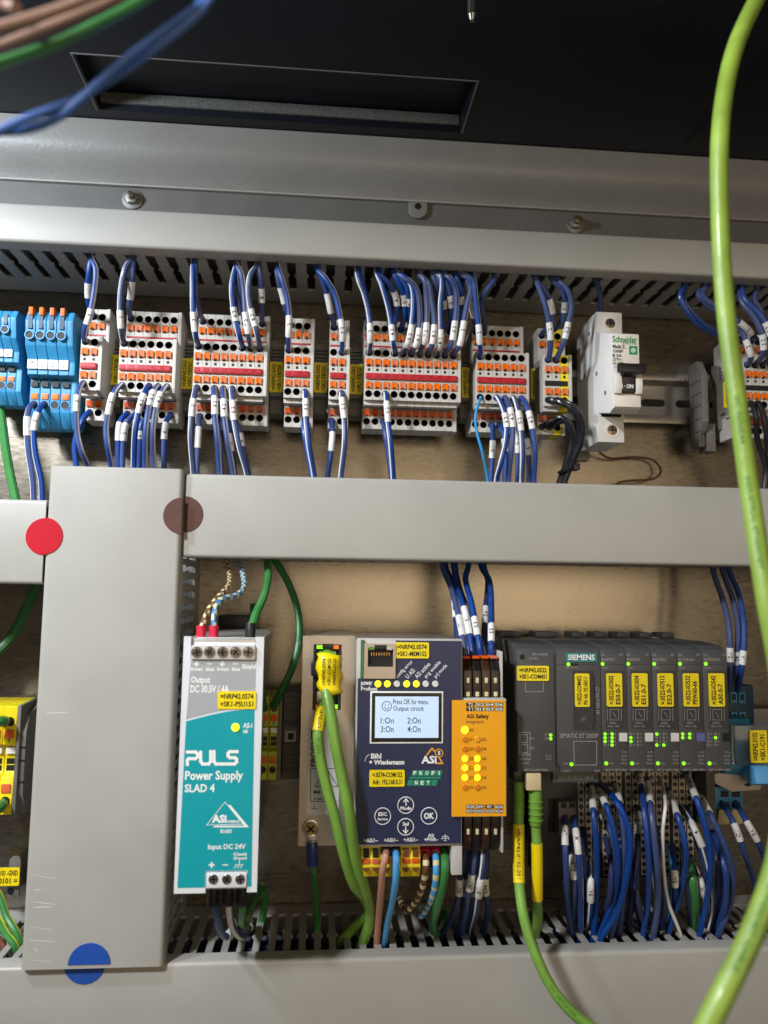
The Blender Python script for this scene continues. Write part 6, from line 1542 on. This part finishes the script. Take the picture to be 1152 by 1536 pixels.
io('dark blue wire marked 6 below second input module', [(610, 170), (606, 300), (604, 450), (602, 590), (622, 680)], [(195, 290, '6')], m='navy_wire', dtop=60)
io('blue wire with its marker high under the second input module', [(612, 20), (634, 190), (652, 400), (650, 560), (632, 680)], [(30, 85, '0')], dtop=70)
io('blue wire just left of the thin white wire, marker high up', [(645, 50), (664, 200), (686, 400), (692, 560), (668, 725)], [(65, 155, '2')], dtop=72)
io('white striped blue wire below the third input module', [(620, 95), (645, 250), (668, 400), (682, 560), (676, 705)], stripe=R_, dtop=64)
io('dark blue wire rightmost of the middle bundle', [(680, 250), (698, 400), (716, 560), (704, 700)], m='navy_wire', dtop=60)
io('dark blue wire low in the middle bundle', [(590, 400), (600, 520), (620, 620), (650, 710)], m='navy_wire', dtop=56)
io('thin white wire weaving down to the duct slots', [(705, 60), (722, 160), (710, 280), (716, 450), (738, 580), (790, 725)], m='white_wire', r=1.0, dtop=70)
io('light blue wire bend between the modules', [(718, 325), (742, 400), (748, 480), (738, 560)], m='sky_wire', r=1.2, dtop=52)
io('white striped wire marked DA below the analogue module', [(735, 95), (770, 200), (800, 300), (808, 400), (782, 540), (738, 680)], [(110, 210, 'DA')], stripe=L_, dtop=68)
io('short wire marked 5A below the analogue module', [(752, 330), (760, 420), (762, 500), (756, 600), (740, 690)], [(425, 510, '5A')], dtop=56)
io('dark blue wire between first and second bundles', [(575, 330), (582, 430), (580, 560), (560, 720)], m='navy_wire', dtop=54)
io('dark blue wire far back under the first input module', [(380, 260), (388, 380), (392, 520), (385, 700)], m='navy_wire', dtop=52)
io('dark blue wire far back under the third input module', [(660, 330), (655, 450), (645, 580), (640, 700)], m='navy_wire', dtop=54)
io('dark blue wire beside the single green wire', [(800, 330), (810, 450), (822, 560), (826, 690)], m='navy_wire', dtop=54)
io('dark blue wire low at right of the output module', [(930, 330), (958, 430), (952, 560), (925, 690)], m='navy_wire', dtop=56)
io('single green wire below the analogue module', [(822, 395), (835, 470), (846, 570), (846, 690)], m='green_wire', r=2.5, dtop=56)
io('blue wire marked 8 below the output module', [(808, 30), (850, 130), (892, 260), (912, 400), (896, 560), (866, 700)], [(45, 135, '8')], dtop=72)
io('white striped wire marked 4 below the output module', [(790, 170), (838, 250), (882, 350), (914, 480), (922, 600), (906, 680)], [(230, 340, '4')], stripe=R_, dtop=62)
io('outermost blue wire marked 6A right below the output module', [(860, 110), (910, 200), (962, 310), (1002, 430), (992, 580), (942, 710)], [(115, 200, '6A')], dtop=70)
io('dark blue wire inner right below the output module', [(890, 260), (938, 390), (942, 520), (912, 660)], m='navy_wire', dtop=60)
io('blue wire second from outside below the output module', [(905, 230), (968, 410), (974, 560), (932, 700)], dtop=64)
io('white striped wire low below the output module', [(842, 410), (872, 490), (882, 570), (872, 680)], [(470, 540, 'M')], stripe=R_, dtop=54)
io('blue wire leftmost of the right bundle', [(812, 170), (850, 300), (890, 420), (890, 560), (868, 690)], dtop=58)
io('blue wire marked CV from the small blue terminal block', [(958, 150), (1010, 240), (1046, 340), (1090, 470), (1112, 580)], [(240, 325, 'CV')], dtop=56)
io('blue wire marked 0A from the small blue terminal block', [(1016, 150), (1062, 230), (1112, 320), (1142, 410), (1160, 560)], [(225, 315, '0A')], dtop=56)

# ------------------------------------------------------------------ left lower corner
wire('green cable into the upper earth terminal at the left edge', [(-20, 1085, 66), (0, 1082, 62), (7, 1082, 56), (9, 1083, 46)], r=2.9, m='green_wire', cat='cable', name='cable')
wire('green cable into the lower earth terminal at the left edge', [(-20, 1222, 66), (-4, 1214, 62), (4, 1206, 54), (5, 1204, 46)], r=2.9, m='green_wire', cat='cable', name='cable')
wire('green and yellow striped earth wire curving to the left duct slots', [(-30, 1310, 34), (-2, 1342, 40), (10, 1375, 44), (26, 1402, 48), (34, 1432, 48)], r=2.0, m='yg_yellow', stripe=8, swidth=4, m2='green_wire')
wire('second green and yellow earth wire at the lower left edge', [(-30, 1360, 36), (-4, 1378, 42), (8, 1400, 48), (22, 1418, 52), (28, 1440, 50)], r=2.0, m='yg_yellow', stripe=8, swidth=4, m2='green_wire')
wire('brown wire at the lower left edge above the duct slots', [(-20, 1396, 40), (-2, 1408, 44), (6, 1424, 50), (10, 1445, 50)], r=1.6, m='brown_wire')

# ------------------------------------------------------------------ loose wires close to the camera, top left
def near(label, pts, r, m):
    P = [W(*p) for p in pts]; return wire(label, P, r=r, m=m, group='loose wires crossing the top left corner', step=3)
DN = 325
near('brown loose wire, lower of the pair at top left', [(-40, 82, DN), (10, 66, DN), (60, 46, DN), (130, 18, DN), (220, -25, DN)], 1.35, 'near_brown')
near('brown loose wire, upper of the pair at top left', [(-40, 52, DN+8), (10, 38, DN+8), (70, 20, DN+8), (130, -2, DN+8), (190, -30, DN+8)], 1.35, 'near_brown')
near('short brown wire tip in the top left corner', [(-30, 2, DN), (8, 8, DN), (24, 10, DN+4)], 1.35, 'near_brown')
near('green loose wire crossing the top left corner', [(-40, 108, DN-4), (0, 94, DN-4), (78, 68, DN-4), (156, 31, DN-4), (214, 0, DN-4), (260, -32, DN-4)], 1.35, 'green_wire')
pa = [(345, -40), (308, 6), (224, 70), (156, 122), (104, 160), (47, 184), (0, 198), (-50, 210)]
for k in range(2):
    P = []
    S = spline([W(x, y, DN-10) for x, y in pa], 8); n = len(S)
    for i, c in enumerate(S):
        a = i/n*2*math.pi*1.25+.6+math.pi*k; P.append(c+Vector((.9*math.sin(a), 1.5*math.cos(a), 1.7*math.sin(a))))
    wire('blue loose wire twisted with its twin at top left, '+('over' if k else 'under')+' strand', P, r=1.2, m='near_blue', group='loose wires crossing the top left corner', step=3)
